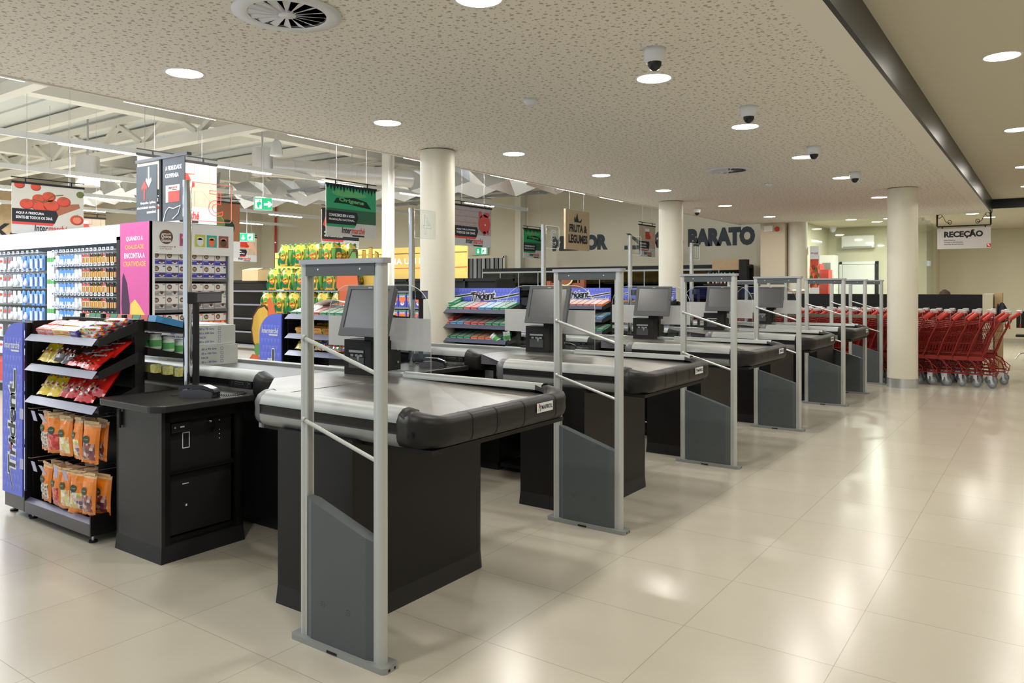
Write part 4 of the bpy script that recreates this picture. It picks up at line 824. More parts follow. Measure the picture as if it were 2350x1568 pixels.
# coffee endcap, facing +X
EX=-8.555; EY0,EY1=4.80,5.90
t=thing('coffee_display','white and pink coffee display unit at the end of the light-bulb shelves','display unit',(-8.75,5.35,0))
m=MB(); m.box((-9.24,EY0,0),(EX,EY0+.02,2.277),pink)
F=Fr((-9.24,EY0,0),X_,Z_); W=.685; yt=mat('amber_print',(.85,.45,.08),.5); dk=mat('dark_brush',(.05,.02,.05),.7)
for k,(tx,c,a,w_) in enumerate((('QUANDO A',txtw,.14,.38),('QUALIDADE',yt,.12,.42),('ENCONTRA A',txtw,.10,.46),('CRIATIVIDADE',yt,.08,.50))): m.text(F,tx,a,2.05-.10*k,w_,.062,c,.002,.01)
m.poly(F,[(.05,1.62),(.08,1.68),(.16,1.55),(.22,1.30),(.20,.95),(.07,.95),(.03,1.3)],dk,.001)
for k in range(14): m.poly(F,[(.04+.012*k,.95),(.05+.012*k,.95),(.05+.013*k,.80+.03*(k%4))],dk,.001)
m.poly(F,[(.22,1.0),(.24,1.30),(.34,1.36),(.45,1.28),(.56,1.18),(.52,1.08),(.62,1.02),(.50,.95),(.46,.85),(.25,.88)],yt,.0012)
m.poly(F,[(.22,1.10),(.42,1.10),(.38,.76),(.27,.76)],mat('coffee_print',(.12,.04,.015),.4),.002); m.rect(F,.225,1.05,.415,1.10,mat('crema_print',(.75,.45,.2),.4),.0025); m.disc(F,.45,1.0,.04,.06,yt,.002)
m.poly(F,[(.18,.74),(.26,.76),(.40,.76),(.50,.73),(.44,.62),(.46,.52),(.2,.52),(.22,.62)],dk,.0015)
m.obj('pink_side_panel',t)
m=MB(); H0=1.90
m.box((EX-.03,EY0,H0),(EX,EY1,2.277),white); m.box((EX-.03,EY0,0),(EX,EY0+.05,H0),white); m.box((EX-.03,EY1-.055,0),(EX,EY1,H0),white); m.box((-9.2,EY1-.02,0),(EX-.03,EY1,2.27),white); m.box((-9.2,EY0+.02,2.25),(EX-.03,EY1-.02,2.27),white)
F=Fr((EX,EY0,0),Y_,Z_); cf=MT['coffee_print']
m.disc(F,.19,2.10,.085,.085,cf,.002,28); m.text(F,'NESCAFÉ',.135,2.125,.11,.022,txtw,.003,.02); m.text(F,'Dolce',.13,2.085,.12,.04,txtw,.003,.02); m.text(F,'Gusto',.13,2.04,.12,.04,txtw,.003,.02)
m.text(F,'COFFEE IS NOT',.10,1.975,.18,.016,txtg,.002); m.text(F,'JUST',.11,1.95,.06,.016,txtg,.002); m.text(F,'BLACK',.18,1.95,.08,.016,redpl,.002,.01); m.disc(F,.30,1.985,.006,.012,redpl,.002)
for k,(a,c) in enumerate(((.36,pink),(.56,mat('lime_print',(.55,.58,.06),.5)),(.72,mat('teal_print',(.02,.42,.38),.5)),(.885,mat('mocha_print',(.30,.10,.06),.5)))):
    m.rect(F,a,2.0,a+.14,2.15,c,.002)
    for (r1,r2,q,cc) in ((.045,.05,.06,(cf,whiteb,orange,cf)[k]),(.045,.02,.105,(yt,whiteb,yt,mat('foam_print',(.55,.28,.2),.5))[k])): m.disc(F,a+.07,2.0+q,r1,r2,cc,.003)
m.obj('white_frame',t)
m=MB(); m.box((-9.18,EY0+.02,.1),(-9.16,EY1-.02,H0+.3),black); m.box((-9.18,EY0+.02,0),(EX-.03,EY1-.03,.12),black); m.obj('back_panel',t)
shz=[1.61,1.235,.86,.50,.14]
for z in shz:
    m=MB(); m.box((-9.15,EY0+.03,z-.03),(EX-.05,EY1-.06,z-.004),black); m.box((EX-.05,EY0+.05,z-.035),(EX-.03,EY1-.055,z),mat('lip_grey',(.16,.16,.18),.35,.4)); m.obj('shelf',t)
def coffee(n,band,cup):
    m=MB(); m.box((-.14,-.0775,0),(0,.0775,.155),mat('carton_white',(.78,.77,.74),.4)); F=Fr((0,-.0775,0),Y_,Z_); W=.155
    m.rect(F,0,.012,W,.068,band,.001); m.disc(F,.042,.115,.030,.030,cf,.0015,18); m.text(F,'Dolce',.024,.115,.036,.012,txtw,.002,.02); m.text(F,'Gusto',.024,.100,.036,.012,txtw,.002,.02)
    m.disc(F,.108,.030,.036,.012,whiteb,.0015); m.poly(F,[(.085,.062),(.13,.062),(.122,.028),(.095,.028)],cup,.002); m.disc(F,.03,.025,.012,.012,band,.002,8); m.rect(F,.118,.135,.148,.15,band,.002); m.text(F,'ESPRESSO',.01,.052,.06,.008,txtw,.002,.01)
    return m.mesh(n)
cfm=[coffee('violet_box',mat('violet_band',(.05,.05,.42),.4),cf),coffee('grey_box',mat('grey_band',(.33,.33,.34),.4),cf),coffee('red_box',mat('red_band',(.72,.08,.04),.4),yt)]
for s_,z in enumerate(shz):
    kind=(0,1,2,2,2)[s_]
    for r_ in range(2):
        for k in range(6):
            place(cfm[kind],'coffee_box',(EX-.06+R.uniform(-.006,0),EY0+.14+.163*k,z+.157*r_),['violet','grey','red'][kind]+'-banded white coffee box, '+ORD[k]+' along the '+['upper','lower'][1-r_]+' row, '+ORD[s_]+' shelf down','coffee box','coffee boxes in the display unit')
# light-bulb shelves, facing -Y
t=thing('hardware_shelving','long white-topped shelving of light bulbs and batteries on hooks','shelving',(-11.2,5.0,0))
Y0=4.80
m=MB(); m.box((-13.9,Y0,2.08),(-9.25,Y0+.03,2.27),whiteb); m.box((-13.9,Y0+.03,2.22),(-9.25,5.26,2.27),whiteb)
for x in (-13.0,-11.9,-10.9,-9.9): m.box((x,Y0-.001,2.08),(x+.004,Y0,2.27),alud)
m.obj('canopy',t)
m=MB(); m.box((-13.9,Y0+.0,2.055),(-9.4,Y0+.06,2.08),tubem if False else mat('canopy_lamp',(.9,.95,1),.5,emit=2.5)); m.obj('canopy_light',t)
m=MB(); m.box((-13.9,5.22,.1),(-9.25,5.26,2.2),mat('slate_back',(.10,.13,.15),.6)); m.obj('back_panel',t)
m=MB(); m.box((-9.33,Y0,0),(-9.25,5.26,2.12),black); m.obj('end_panel',t)
m=MB(); m.box((-13.9,4.74,0),(-9.33,5.26,.12),black); m.box((-13.9,4.72,.12),(-9.33,5.26,.15),alu); m.obj('base_deck',t)
rowsR=[1.93,1.74,1.555,1.36,1.19,1.0,.8,.6]; rowsL=[1.945,1.69,1.45,1.21,.95,.70]
for z in rowsR: 
    m=MB(); m.box((-11.05,5.16,z+.02),(-9.35,5.19,z+.045),alu); m.obj('cross_bar',t)
for z in rowsL:
    m=MB(); m.box((-13.9,5.16,z+.02),(-11.3,5.19,z+.045),alu); m.obj('cross_bar',t)
pl=mat('clear_blister',(.70,.74,.78),.12,coat=.6)
def blister(n,cardc,kind,w=.095,h=.15):
    m=MB(); F=Fr((-w/2,0,-h),X_,Z_); m.fbox(F,0,0,-.004,w,h,0,cardc)
    if kind=='bulb': m.lathe((0,-.03,-h*.72),[(.0001,-.035),(.02,-.028),(.028,-.005),(.022,.02),(.012,.04),(.012,.055),(.0001,.058)],whiteb,12)
    if kind=='twin':
        for x in (-w*.22,w*.22): m.lathe((x,-.02,-h*.6),[(.0001,-.04),(.015,-.035),(.015,.0),(.009,.01),(.009,.04),(.0001,.042)],pl,10)
    if kind=='tube':
        m.cyl((-.012,-.02,-h*.85),(-.012,-.02,-h*.35),.010,whiteb,8); m.cyl((.012,-.02,-h*.85),(.012,-.02,-h*.35),.010,whiteb,8); m.cyl((0,-.02,-h*.35),(0,-.02,-h*.2),.018,pl,10)
    if kind=='batt':
        m.rect(F,0,h*.72,w,h,redpl if cardc is whiteb else blackm,.001)
        for k in range(4): m.cyl((-w*.33+w*.22*k,-.008,-h*.9),(-w*.33+w*.22*k,-.008,-h*.35),.0075,(yel,alu,redpl,yel)[k],7)
    if kind=='pack': m.rect(F,w*.1,h*.1,w*.9,h*.5,pl,.006); m.rect(F,w*.2,h*.6,w*.8,h*.8,red,.002)
    m.cyl((0,-.002,.0),(0,.002,.0),.008,whiteb,6)
    return m.mesh(n)
lb=mat('blister_blue',(.10,.30,.72),.35); BK={'blue bulb':blister('a',lb,'bulb'),'blue twin':blister('b',lb,'twin',.13),'clear bulb':blister('c',pl,'bulb'),'blue tube':blister('d',lb,'tube',.08,.17),'red battery':blister('e',whiteb,'batt',.08,.12),'yellow battery':blister('f',yel,'batt',.08,.12),'dark battery':blister('g',blackm,'batt',.08,.13),'white pack':blister('h',whiteb,'pack',.10,.15),'grey pack':blister('i',mat('grey_card',(.22,.23,.27),.5),'pack',.10,.16)}
m=MB()
def tagcard(x,z):
    m.box((x-.028,4.80,z+.035),(x+.028,4.806,z+.075),whiteb); m.box((x-.014,4.7985,z+.045),(x+.016,4.80,z+.066),mat('tag_screen',(.10,.11,.09),.3)); m.cyl((x,4.806,z+.05),(x,5.16,z+.035),.003,whiteb,5); m.cyl((x,4.84,z+.012),(x,5.16,z+.012),.003,whiteb,5)
orderR=['clear bulb','blue twin','blue bulb','blue twin','blue bulb','clear bulb','clear bulb','red battery','red battery','yellow battery','yellow battery','yellow battery','red battery','dark battery','dark battery','dark battery']
orderL=['grey pack','white pack','grey pack','white pack','grey pack','white pack','white pack','grey pack','grey pack','clear bulb','clear bulb','blue tube','blue bulb','blue tube','blue tube','blue tube']
nt_=0
for ri,z in enumerate(rowsR[:7]):
    for k in range(16):
        x=-11.0+.104*k; m=MB(); 
        if nt_<300: tagcard(x+R.uniform(-.01,.01),z); h_=m.obj('price_hook',t); nt_+=1
        if nt_>99: 
            pass
        for q in range(1 if ri>2 else 2): place(BK[orderR[k]],'blister_pack',(x,4.86+.10*q,z),orderR[k]+' blister pack, '+ORD[ri]+' row of the battery bay, hook '+ORD[k]+(', behind' if q else ''),'blister pack','light bulbs and batteries hanging on the shelving',(0,0,R.uniform(-.08,.08)))
        if nt_>=70: nt_=400
for ri,z in enumerate(rowsL):
    for k in range(16):
        x=-13.75+.152*k
        if k%2 and ri>3: continue
        m=MB()
        if ri<2 and k>1: tagcard(x,z); m.obj('price_hook',t)
        place(BK[orderL[k]],'blister_pack',(x,4.88,z),orderL[k]+' blister pack, '+ORD[ri]+' row of the light-bulb bay, hook '+ORD[k],'blister pack','light bulbs and batteries hanging on the shelving',(0,0,R.uniform(-.1,.1)),(1.3,1.2,1.2))
for k in range(3):
    m=MB(); x=-11.27+.07*k; m.box((x-.03,4.86,1.0),(x+.03,4.90,2.0),whiteb)
    for z in (1.15,1.55,1.85): m.box((x-.031,4.859,z),(x+.031,4.901,z+.06),glight)
    tag(m.obj('tube_pack'),'tall white and green fluorescent tube pack, '+ORD[k]+' from the light-bulb bay','tube pack','fluorescent tube packs')
box_thing('plastic_crate',(-13.9,4.74,.15),(-12.1,5.15,.42),mat('crate_red',(.5,.04,.04),.5),'low red crate along the foot of the light-bulb shelving','crate')
# black shelving with the yellow wall board behind the drinks
t=thing('black_shelving','long black shelving under the yellow board, mostly empty','shelving',(-12,11.1,0))
YB=11.1
m=MB(); m.box((-17.5,YB+.45,.1),(-8.15,YB+.5,1.66),black); m.obj('back_panel',t)
for z in (.14,.45,.77,1.10,1.42):
    m=MB(); m.box((-17.5,YB,z-.02),(-8.2,YB+.45,z),black); m.box((-17.5,YB-.012,z-.025),(-8.2,YB,z+.012),mat('lip_steel',(.20,.20,.25),.35,.4)); m.obj('shelf',t)
m=MB(); m.box((-17.5,YB+.40,1.62),(-8.15,YB+.5,1.68),black); m.obj('top_edge',t)
for x in (-17.5,-14.4,-12.6,-10.8,-9.3):
    m=MB(); m.box((x,YB+.40,0),(x+.04,YB+.46,1.66),blackm); m.obj('upright',t)
m=MB(); P=[(0,0),(.62,0),(.62,1.35)]+[(.42+.2*math.cos(math.radians(a)),1.45+.2*math.sin(math.radians(a))) for a in range(0,91,15)]+[(0,1.65)]; F=Fr((-8.14,YB-.1,0),Y_,Z_); m.poly(F,P,mat('dark_glass_end',(.02,.022,.022),.15),.02,.03); m.obj('end_panel',t)
m=MB(); m.box((-15.2,YB+.52,1.68),(-9.3,YB+.55,2.33),yel); F=Fr((-15.2,YB+.52,1.68),X_,Z_); m.poly(F,[(0,.50),(2,.52),(5.9,.51),(5.9,.525),(2,.535),(0,.515)],brown,.002); m.poly(F,[(0,.20),(5.9,.215),(5.9,.23),(0,.212)],redpl,.002); m.text(F,'TENHA UM LOOK',3.4,.30,1.9,.13,txtw,.003,.03)
tag(m.obj('yellow_board'),'long yellow promotional board with brown and red lines above the black shelving','promotional board')
def cereal(n,c,c2,tx):
    m=MB(); m.box((-.1,-.06,0),(.1,0,.28),c); F=Fr((-.1,-.06,0),X_,Z_); m.disc(F,.1,.17,.085,.07,c2,.001,18); m.disc(F,.1,.08,.05,.04,mat('bowl_print',(.75,.78,.85),.4),.002,14); m.disc(F,.1,.10,.03,.025,MT['gum_orange'],.003,10); m.rect(F,0,.255,.2,.28,glight,.001); m.text(F,tx,.02,.205,.16,.04,whiteb,.004,.03)
    return m.mesh(n)
ce=cereal('violet_cereal',mat('cereal_violet',(.07,.07,.45),.4),MT['gum_orange'],'CHOCAPIC'); cy=cereal('yellow_cereal',mat('cereal_yellow',(.85,.68,.05),.4),mat('cereal_amber',(.8,.45,.05),.4),'Nesquik')
for zi,z in enumerate((.77,1.10)):
    for k in range(5): place(ce,'cereal_box',(-11.0+.215*k,YB+.10,z),'violet and orange cereal box, '+ORD[k]+' along the '+['lower','upper'][zi]+' shelf','cereal box','violet cereal boxes')
    for k in range(3): place(cy,'cereal_box',(-9.45+.215*k,YB+.10,z),'yellow cereal box by the round column, '+ORD[k]+' along the '+['lower','upper'][zi]+' shelf','cereal box','yellow cereal boxes')
t=thing('cardboard_box','plain cardboard box on top of the black shelving','box',(-15.4,YB+.2,1.66))
m=MB(); m.box((-15.75,YB-.0,1.66),(-15.15,YB+.44,1.92),card); m.obj('carton',t); m=MB(); m.add([(-15.75,YB,1.92),(-15.15,YB,1.92),(-15.2,YB+.2,1.965),(-15.7,YB+.2,1.965)],[(0,1,2,3)],card); m.obj('flap',t)
m=MB(); vs=[]
for j in range(6):
    for k in range(10): vs.append((-14.6+.06*k,YB+.05+.05*j,1.425+.05*R.random()))
m.add(vs,[(j*10+k,j*10+k+1,j*10+k+11,j*10+k+10) for j in range(5) for k in range(9)],mat('crumpled_film',(.75,.75,.72),.3)); o_=m.obj('crumpled_wrapping'); tag(o_,'crumpled white plastic wrapping on the black shelf','plastic wrap')
# soft drink packs
dg1=mat('soda_green',(.01,.16,.05),.2,coat=.5); dg2=mat('soda_lime',(.18,.50,.08),.12,coat=.6); 
film=candymat('printed_film',[(.80,.42,.03),(.85,.50,.03),(.80,.40,.03),(.02,.20,.06),(.75,.38,.03),(.01,.15,.05)],16)
def sodapack():
    m=MB(); prof=[(.0001,0),(.040,.004),(.044,.02),(.042,.10),(.044,.17),(.036,.22),(.018,.265),(.014,.285),(.016,.287),(.016,.305),(.0001,.307)]
    for a in range(3):
        for b in range(2): m.lathe((-.09+.09*a,-.045+.09*b,0),prof,dg2 if b==0 else dg1,12)
    # film sleeve hugging the six bottles, open windows at the ends
    P=[]
    for k in range(24):
        an=2*math.pi*k/24; cx_=(.09 if math.cos(an)>0 else -.09); cy_=(.045 if math.sin(an)>0 else -.045); P.append((cx_+.049*math.cos(an),cy_+.049*math.sin(an)))
    n=len(P); lv=[(0,1.0),(.03,1.01),(.12,.985),(.18,1.0),(.225,.93),(.262,.74),(.292,.60)]
    vs=[(x*s,y*s,z) for z,s in lv for x,y in P]
    fs=[]
    for j in range(len(lv)-1):
        for k in range(n):
            x_,y_=P[k]; 
            if x_>.10 and 1<=j<=3 : continue
            fs.append((j*n+k,j*n+(k+1)%n,(j+1)*n+(k+1)%n,(j+1)*n+k))
    m.add(vs,fs,film,True)
    F=Fr((-.13,-.097,0),X_,Z_); m.disc(F,.13,.125,.055,.10,dg2,.001,18); m.rect(F,.085,.03,.175,.13,dg1,.0015); m.disc(F,.13,.13,.048,.042,MT['cereal_yellow'],.002,18); m.text(F,'SUMOL',.075,.118,.11,.034,bagred,.003,.04,0,.2); m.disc(F,.13,.095,.03,.02,MT['gum_orange'],.003,12)
    for a,b,r1,r2 in ((.03,.06,.022,.05),(.23,.05,.02,.06),(.05,.16,.012,.03),(.21,.17,.015,.03)): m.disc(F,a,b,r1,r2,dg1,-.001,9)
    F=Fr((.141,-.06,0),Y_,Z_); m.disc(F,.06,.13,.05,.10,dg1,.001,16); m.disc(F,.06,.13,.045,.045,MT['cereal_yellow'],.002,16); m.text(F,'SUMOL',.015,.12,.09,.035,bagred,.003,.04,0,.15); m.disc(F,.06,.09,.03,.02,MT['gum_orange'],.003,12)
    return m.mesh('soda_pack')
sp=sodapack()
DX,DY=-8.62,7.25
t=thing('pallet','wooden pallet under the stacked soft drink packs','pallet',(DX,DY,0))
m=MB()
for k in range(6): m.box((DX-.95+.37*k,DY-.5,.09),(DX-.68+.37*k,DY+.3,.12),wood)
m.obj('top_board',t)
for y in (-.5,-.15,.2):
    m=MB(); m.box((DX-.95,DY+y,0),(DX+1.2,DY+y+.1,.09),wood); m.obj('runner',t)
for r_ in range(6):
    nx=(7,7,7,7,6,4)[r_]; ny=2; z=.12+.337*r_
    for a in range(nx):
        for b in range(ny):
            place(sp,'soda_pack',(DX+(a-(nx-1)/2)*.30+R.uniform(-.015,.015)+(.14 +.12 if r_<4 else .26 if r_==4 else .22),DY-.1+(b-(ny-1)/2)*.27+R.uniform(-.01,.01),z),'orange-green film-wrapped soft drink pack, layer '+ORD[r_]+' from the floor, '+ORD[a]+' along, '+ORD[b]+' deep','drink pack','stacked soft drink packs',(0,0,R.uniform(-.12,.12)+(.0 if a%2 else .1)))
# vegetable-shaped cut-out boards, plain
def sc_cut(m,o,sx,sz):
    for i,v in enumerate(m.v): m.v[i]=V((o[0]+(v.x-o[0])*sx,o[1]+(v.y-o[1])*sx,v.z*sz))
def outline(F,P,c,m,d=0.,w=.02):
    m.poly(F,[(a,b) for a,b in P],brown,d,.012); cx_=sum(a for a,b in P)/len(P); cy_=sum(b for a,b in P)/len(P)
    m.poly(F,[(cx_+(a-cx_)*(1-w*4),cy_+(b-cy_)*(1-w*2)) for a,b in P],c,d+.002)
F=Fr((-7.56,6.66,.0),(1,.25,0),Z_); m=MB()
outline(F,[(.14,.0),(.40,.0),(.43,1.2),(.46,1.42),(.55,1.45),(.58,1.62),(.54,1.86),(.34,1.92),(.16,1.90),(.08,1.80),(.08,1.64),(.14,1.58)],orange,m)
m.poly(F,[(.10,1.90),(.16,2.02),(.34,2.03),(.42,2.14),(.52,2.15),(.55,2.02),(.48,1.92),(.3,1.88)],brown,.003,.006); m.poly(F,[(.13,1.91),(.18,2.0),(.35,2.01),(.43,2.12),(.50,2.12),(.52,2.02),(.46,1.93),(.3,1.90)],mat('leaf_green',(.15,.38,.09),.5),.005)
m.box((-7.5,6.66,0),(-7.2,6.86,.02),brown); sc_cut(m,(-7.56,6.66),.72,.92); tag(m.obj('carrot_cutout'),'orange carrot-shaped cut-out board with green leaf beside the drink packs','cut-out board')
F=Fr((-7.27,6.82,.0),(1,.25,0),Z_); m=MB(); outline(F,[(.10,0),(.30,0),(.30,1.75),(.36,1.9),(.35,2.16),(.30,2.18),(.29,1.98),(.26,2.0),(.25,2.24),(.20,2.24),(.18,2.0),(.15,2.0),(.14,2.20),(.09,2.2),(.08,1.9),(.12,1.75)],mat('potato_yellow',(.80,.50,.08),.5),m,w=.01); m.box((-7.2,6.84,0),(-7.0,7.0,.02),brown); sc_cut(m,(-7.27,6.82),.9,.90); tag(m.obj('yellow_cutout'),'tall yellow fork-shaped cut-out board beside the carrot-shaped one','cut-out board')
F=Fr((-8.72,5.98,0),(1,.1,0),Z_); m=MB()
m.poly(F,[(.0,.0),(1.1,.0),(1.1,.70),(.9,.8),(.1,.8),(0,.7)],orange,0,.02); m.disc(F,.62,.42,.42,.26,brown,.003,28); m.disc(F,.62,.40,.37,.22,MT['coffee_print'],.004,28); m.text(F,'fresco',.35,.36,.5,.09,yt,.006,.02)
m.poly(F,[(.20,.85),(.10,1.0),(.06,1.2),(.10,1.42),(.22,1.56),(.38,1.60),(.48,1.52),(.46,1.2),(.44,.85)],brown,.0,.015); m.poly(F,[(.22,.88),(.13,1.0),(.09,1.2),(.13,1.41),(.24,1.53),(.37,1.57),(.45,1.50),(.43,1.2),(.41,.88)],MT['potato_yellow'],.003)
m.poly(F,[(.42,.85),(.40,1.2),(.46,1.5),(.44,1.68),(.50,1.72),(.58,1.6),(.66,1.3),(.62,.85)],orange,.004,.01); m.disc(F,.40,.82,.16,.13,mat('cauli',(.68,.66,.32),.5),.006,20,.006); m.disc(F,.60,.76,.15,.15,MT['cauli'],.007,20,.006); m.disc(F,.22,.88,.07,.10,MT['leaf_green'],.008,16,.006)
m.box((-8.7,6.0,0),(-7.7,6.3,.02),brown); sc_cut(m,(-8.72,5.98),.80,.80); m.v=[V((v.x+.22,v.y+.1,v.z)) for v in m.v]; tag(m.obj('vegetable_cutout'),'orange and yellow vegetable cut-out board beside the blue curved panel','cut-out board')
# ---------------------------------------------------------------- hanging banners (face +X)
def banner(x,y0,y1,z0,z1,label,art,bar=True,top=5.0,red_band=True,txt=(),logo=True):
    t=thing('hanging_banner',label,'banner',(x,(y0+y1)/2,z0),'promotional banners hung from the roof')
    F=Fr((x,y0,z0),Y_,Z_); W=y1-y0; H=z1-z0
    m=MB(); m.fbox(F,0,0,-.008,W,H,0,mat('banner_white',(.56,.55,.53),.6)); art(m,F,W,H)
    if logo: m.logo(F,W*.30,H*.07,W*.46,.004)
    if txt:
        m.poly(F,[(0,H*.24),(W*.58,H*.24),(W*.63,H*.40),(W*.60,H*.50),(0,H*.50)],mat('banner_black',(.018,.018,.022),.6),.005)
        m.poly(F,[(0,H*.19),(W*.55,H*.19),(W*.58,H*.24),(0,H*.24)],red if red_band else green,.005)
        for k,s_ in enumerate(txt): m.text(F,s_,W*.05,H*(.39-.085*k),W*(.50 if k==len(txt)-1 or len(s_)>16 else .38),H*.055,txtw,.006,.02)
    m.obj('printed_sheet',t)
    if bar:
        m=MB(); m.fbox(F,-.01,H,-.02,W+.01,H+.03,.012,blackm); m.fbox(F,-.01,H+.075,-.008,W+.01,H+.09,.004,blackm)
        for a in (W*.18,W*.82): m.fbox(F,a-.008,H+.03,-.006,a+.008,H+.075,.006,blackm)
        m.obj('hanging_bar',t)
        for a in (W*.2,W*.8): m=MB(); m.cyl(F.p(a,H+.09,-.002),(x,y0+a,top),.0025,zinc,5); m.obj('wire',t)
    return t
tom=mat('tomato_print',(.62,.06,.02),.5); tomd=mat('tomato_dark_print',(.35,.02,.01),.5); wd=mat('plank_print',(.40,.32,.30),.6,var=.2,vs_=12); wdw=mat('warm_plank_print',(.52,.40,.28),.6,var=.15,vs_=10); skin_p=mat('hand_print',(.70,.38,.26),.6); stem=mat('stem_print',(.12,.16,.03),.6)
def art_tom(m,F,W,H):
    m.rect(F,0,H*.19,W,H,mat('pale_cloth_print',(.62,.58,.50),.6),.001)
    m.poly(F,[(W*.55,H*.35),(W*.95,H*.60),(W*.93,H*.68),(W*.80,H*.66),(W*.3,H*.72),(W*.12,H*.6)],mat('board_print',(.38,.13,.06),.6),.002)
    for k,(a,b,r_) in enumerate([(.20,.60,.10),(.36,.72,.09),(.38,.55,.10),(.54,.60,.115),(.50,.78,.095),(.71,.70,.10),(.90,.34,.10),(.1,.97,.07),(.32,.95,.07)]): m.disc(F,W*a,H*b,W*r_,H*r_*1.05,tomd,.0022+.0001*k,18); m.disc(F,W*(a-.008),H*(b+.01),W*r_*.9,H*r_*.92,tom,.0023+.0001*k,18)
    m.disc(F,W*.90,H*.34,W*.06,H*.07,mat('tomato_flesh_print',(.75,.22,.12),.5),.0045,14); m.disc(F,W*.95,H*.88,W*.06,H*.07,stem,.003,12)
    m.tube([F.p(W*a,H*b,.004) for a,b in((.28,.70),(.45,.66),(.55,.80),(.70,.84))],.007,stem,5)
    for (a,b) in ((.36,.76),(.5,.84),(.54,.66),(.71,.77),(.2,.66),(.9,.42)): 
        for q in range(5): an=q*1.256; m.poly(F,[(W*a,H*b),(W*a+.05*math.cos(an),H*b+.035*math.sin(an)),(W*a+.02*math.cos(an+.5),H*b+.02*math.sin(an+.5))],stem,.0048)
banner(-12.01,4.70,5.68,2.27,2.99,'hanging banner with printed tomatoes above the light-bulb shelving',art_tom,txt=('AQUI A FRESCURA','SENTE-SE TODOS OS DIAS.'))
def art_ori(m,F,W,H):
    m.rect(F,0,H*.28,W,H,green,.001); m.rect(F,0,H*.28,W,H*.55,gdark,.0015)
    for k in range(16): m.poly(F,[(W*k/16,H),(W*(k+1)/16,H),(W*(k+.5)/16,H*(.93-.03*(k%3)))],mat('leaf_shadow_print',(.0,.02,.01),.6),.002)
    m.disc(F,W*.45,H*.86,W*.35,H*.07,glight,.0018,20)
    m.poly(F,[(W*.14,H*.66),(W*.2,H*.76),(W*.55,H*.80),(W*.8,H*.74),(W*.9,H*.60),(W*.7,H*.62),(W*.4,H*.66)],MT['leaf_shadow_print'],.0022); m.text(F,'Origens',W*.24,H*.68,W*.5,H*.10,glight,.003,.04,.1,-.05)
banner(-8.51,7.39,8.38,2.25,2.99,'hanging green banner nearer the column, over the yellow board',art_ori,txt=('CONHECEMOS BEM A NOSSA','PRODUÇÃO NACIONAL.'),red_band=False)
def art_pig(m,F,W,H):
    m.rect(F,0,H*.30,W,H,wd,.001); 
    for b in (.45,.6,.75,.9): m.rect(F,0,H*b,W,H*b+.004,brown,.0015)
    for (a,b,ra,rb) in ((.80,.60,.165,.25),(.86,.84,.09,.06),(.69,.84,.045,.09),(.80,.36,.04,.06),(.90,.38,.035,.05)): m.disc(F,W*a,H*b,W*ra,H*rb,redpl,.0062,20)
    m.disc(F,W*.82,H*.58,W*.02,H*.02,whiteb,.0066,8)
banner(-8.59,10.37,11.46,2.25,2.96,'hanging banner with a red piggy bank',art_pig,txt=('AQUI É FÁCIL POUPAR','TODOS OS DIAS.'))
banner(-11.70,17.07,18.07,2.31,3.10,'small green banner hanging before the lettered wall',art_ori,txt=('CONHECEMOS BEM A NOSSA','PRODUÇÃO NACIONAL.'),red_band=False)
def art_card(m,F,W,H):
    m.rect(F,0,H*.28,W,H,wdw,.001)
    for a in (.2,.45,.7,.9): m.rect(F,W*a,H*.28,W*a+.004,H,brown,.0012)
    m.rect(F,W*.36,H*.80,W*.62,H*.92,whiteb,.002); m.rect(F,W*.38,H*.58,W*.70,H*.82,redpl,.0022)
    m.poly(F,[(W*.62,H*.80),(W*.80,H*.82),(W*.95,H*.62),(W*1.0,H*.45),(W*1.0,H*.30),(W*.92,H*.38),(W*.80,H*.55),(W*.70,H*.52),(W*.66,H*.58),(W*.74,H*.64),(W*.66,H*.70)],skin_p,.003)
banner(-8.36,17.29,18.24,2.28,3.06,'small banner with a hand holding a red card near the lettering',art_card,txt=('POUPA','MAIS DE 99 ÕNUS','COM O CARTÃO.'))
banner(-9.6,5.21,6.35,2.38,3.21,'large banner with a hand and red card behind the red 5 sign',art_card,txt=('POUPA','MAIS COM O NOSSO','CARTÃO.'))
def art_cab(m,F,W,H):
    m.rect(F,0,H*.3,W,H,mat('brown_wood_print',(.25,.09,.03),.6),.001)
    for (a,b,r_,c) in ((.45,.55,.25,stem),(.5,.6,.2,mat('cabbage_print',(.18,.35,.05),.5)),(.42,.5,.12,MT['leaf_green']),(.75,.55,.15,MT['leaf_shadow_print'])): m.disc(F,W*a,H*b,W*r_,H*r_,c,.002+.001*r_,16)
banner(-11.95,7.35,8.37,2.04,3.0,'hanging banner with a printed green cabbage behind the coffee display',art_cab)
banner(-20.34,13.9,14.86,2.30,3.05,'banner with a hand and red card far behind, beyond the cardboard box',art_card,txt=('POUPA','COM O CARTÃO.'))
def art_chi(m,F,W,H): m.rect(F,0,H*.24,W,H,mat('banner_black',(.018,.018,.022),.6),.001); m.poly(F,[(W*.02,H*.6),(W*.12,H*.9),(W*.10,H*.55)],tom,.002); m.disc(F,W*.85,H*.5,W*.15,H*.1,MT['leaf_green'],.002)
banner(-11.80,10.14,11.13,2.28,3.06,'dark banner half hidden behind the green one above the yellow board',art_chi,txt=('AQUI A CONFIANÇA','VÊ-SE TODOS OS DIAS.'))
banner(-14.2,6.3,7.1,2.2,2.75,'small pale banner just beyond the tomato banner',art_card)
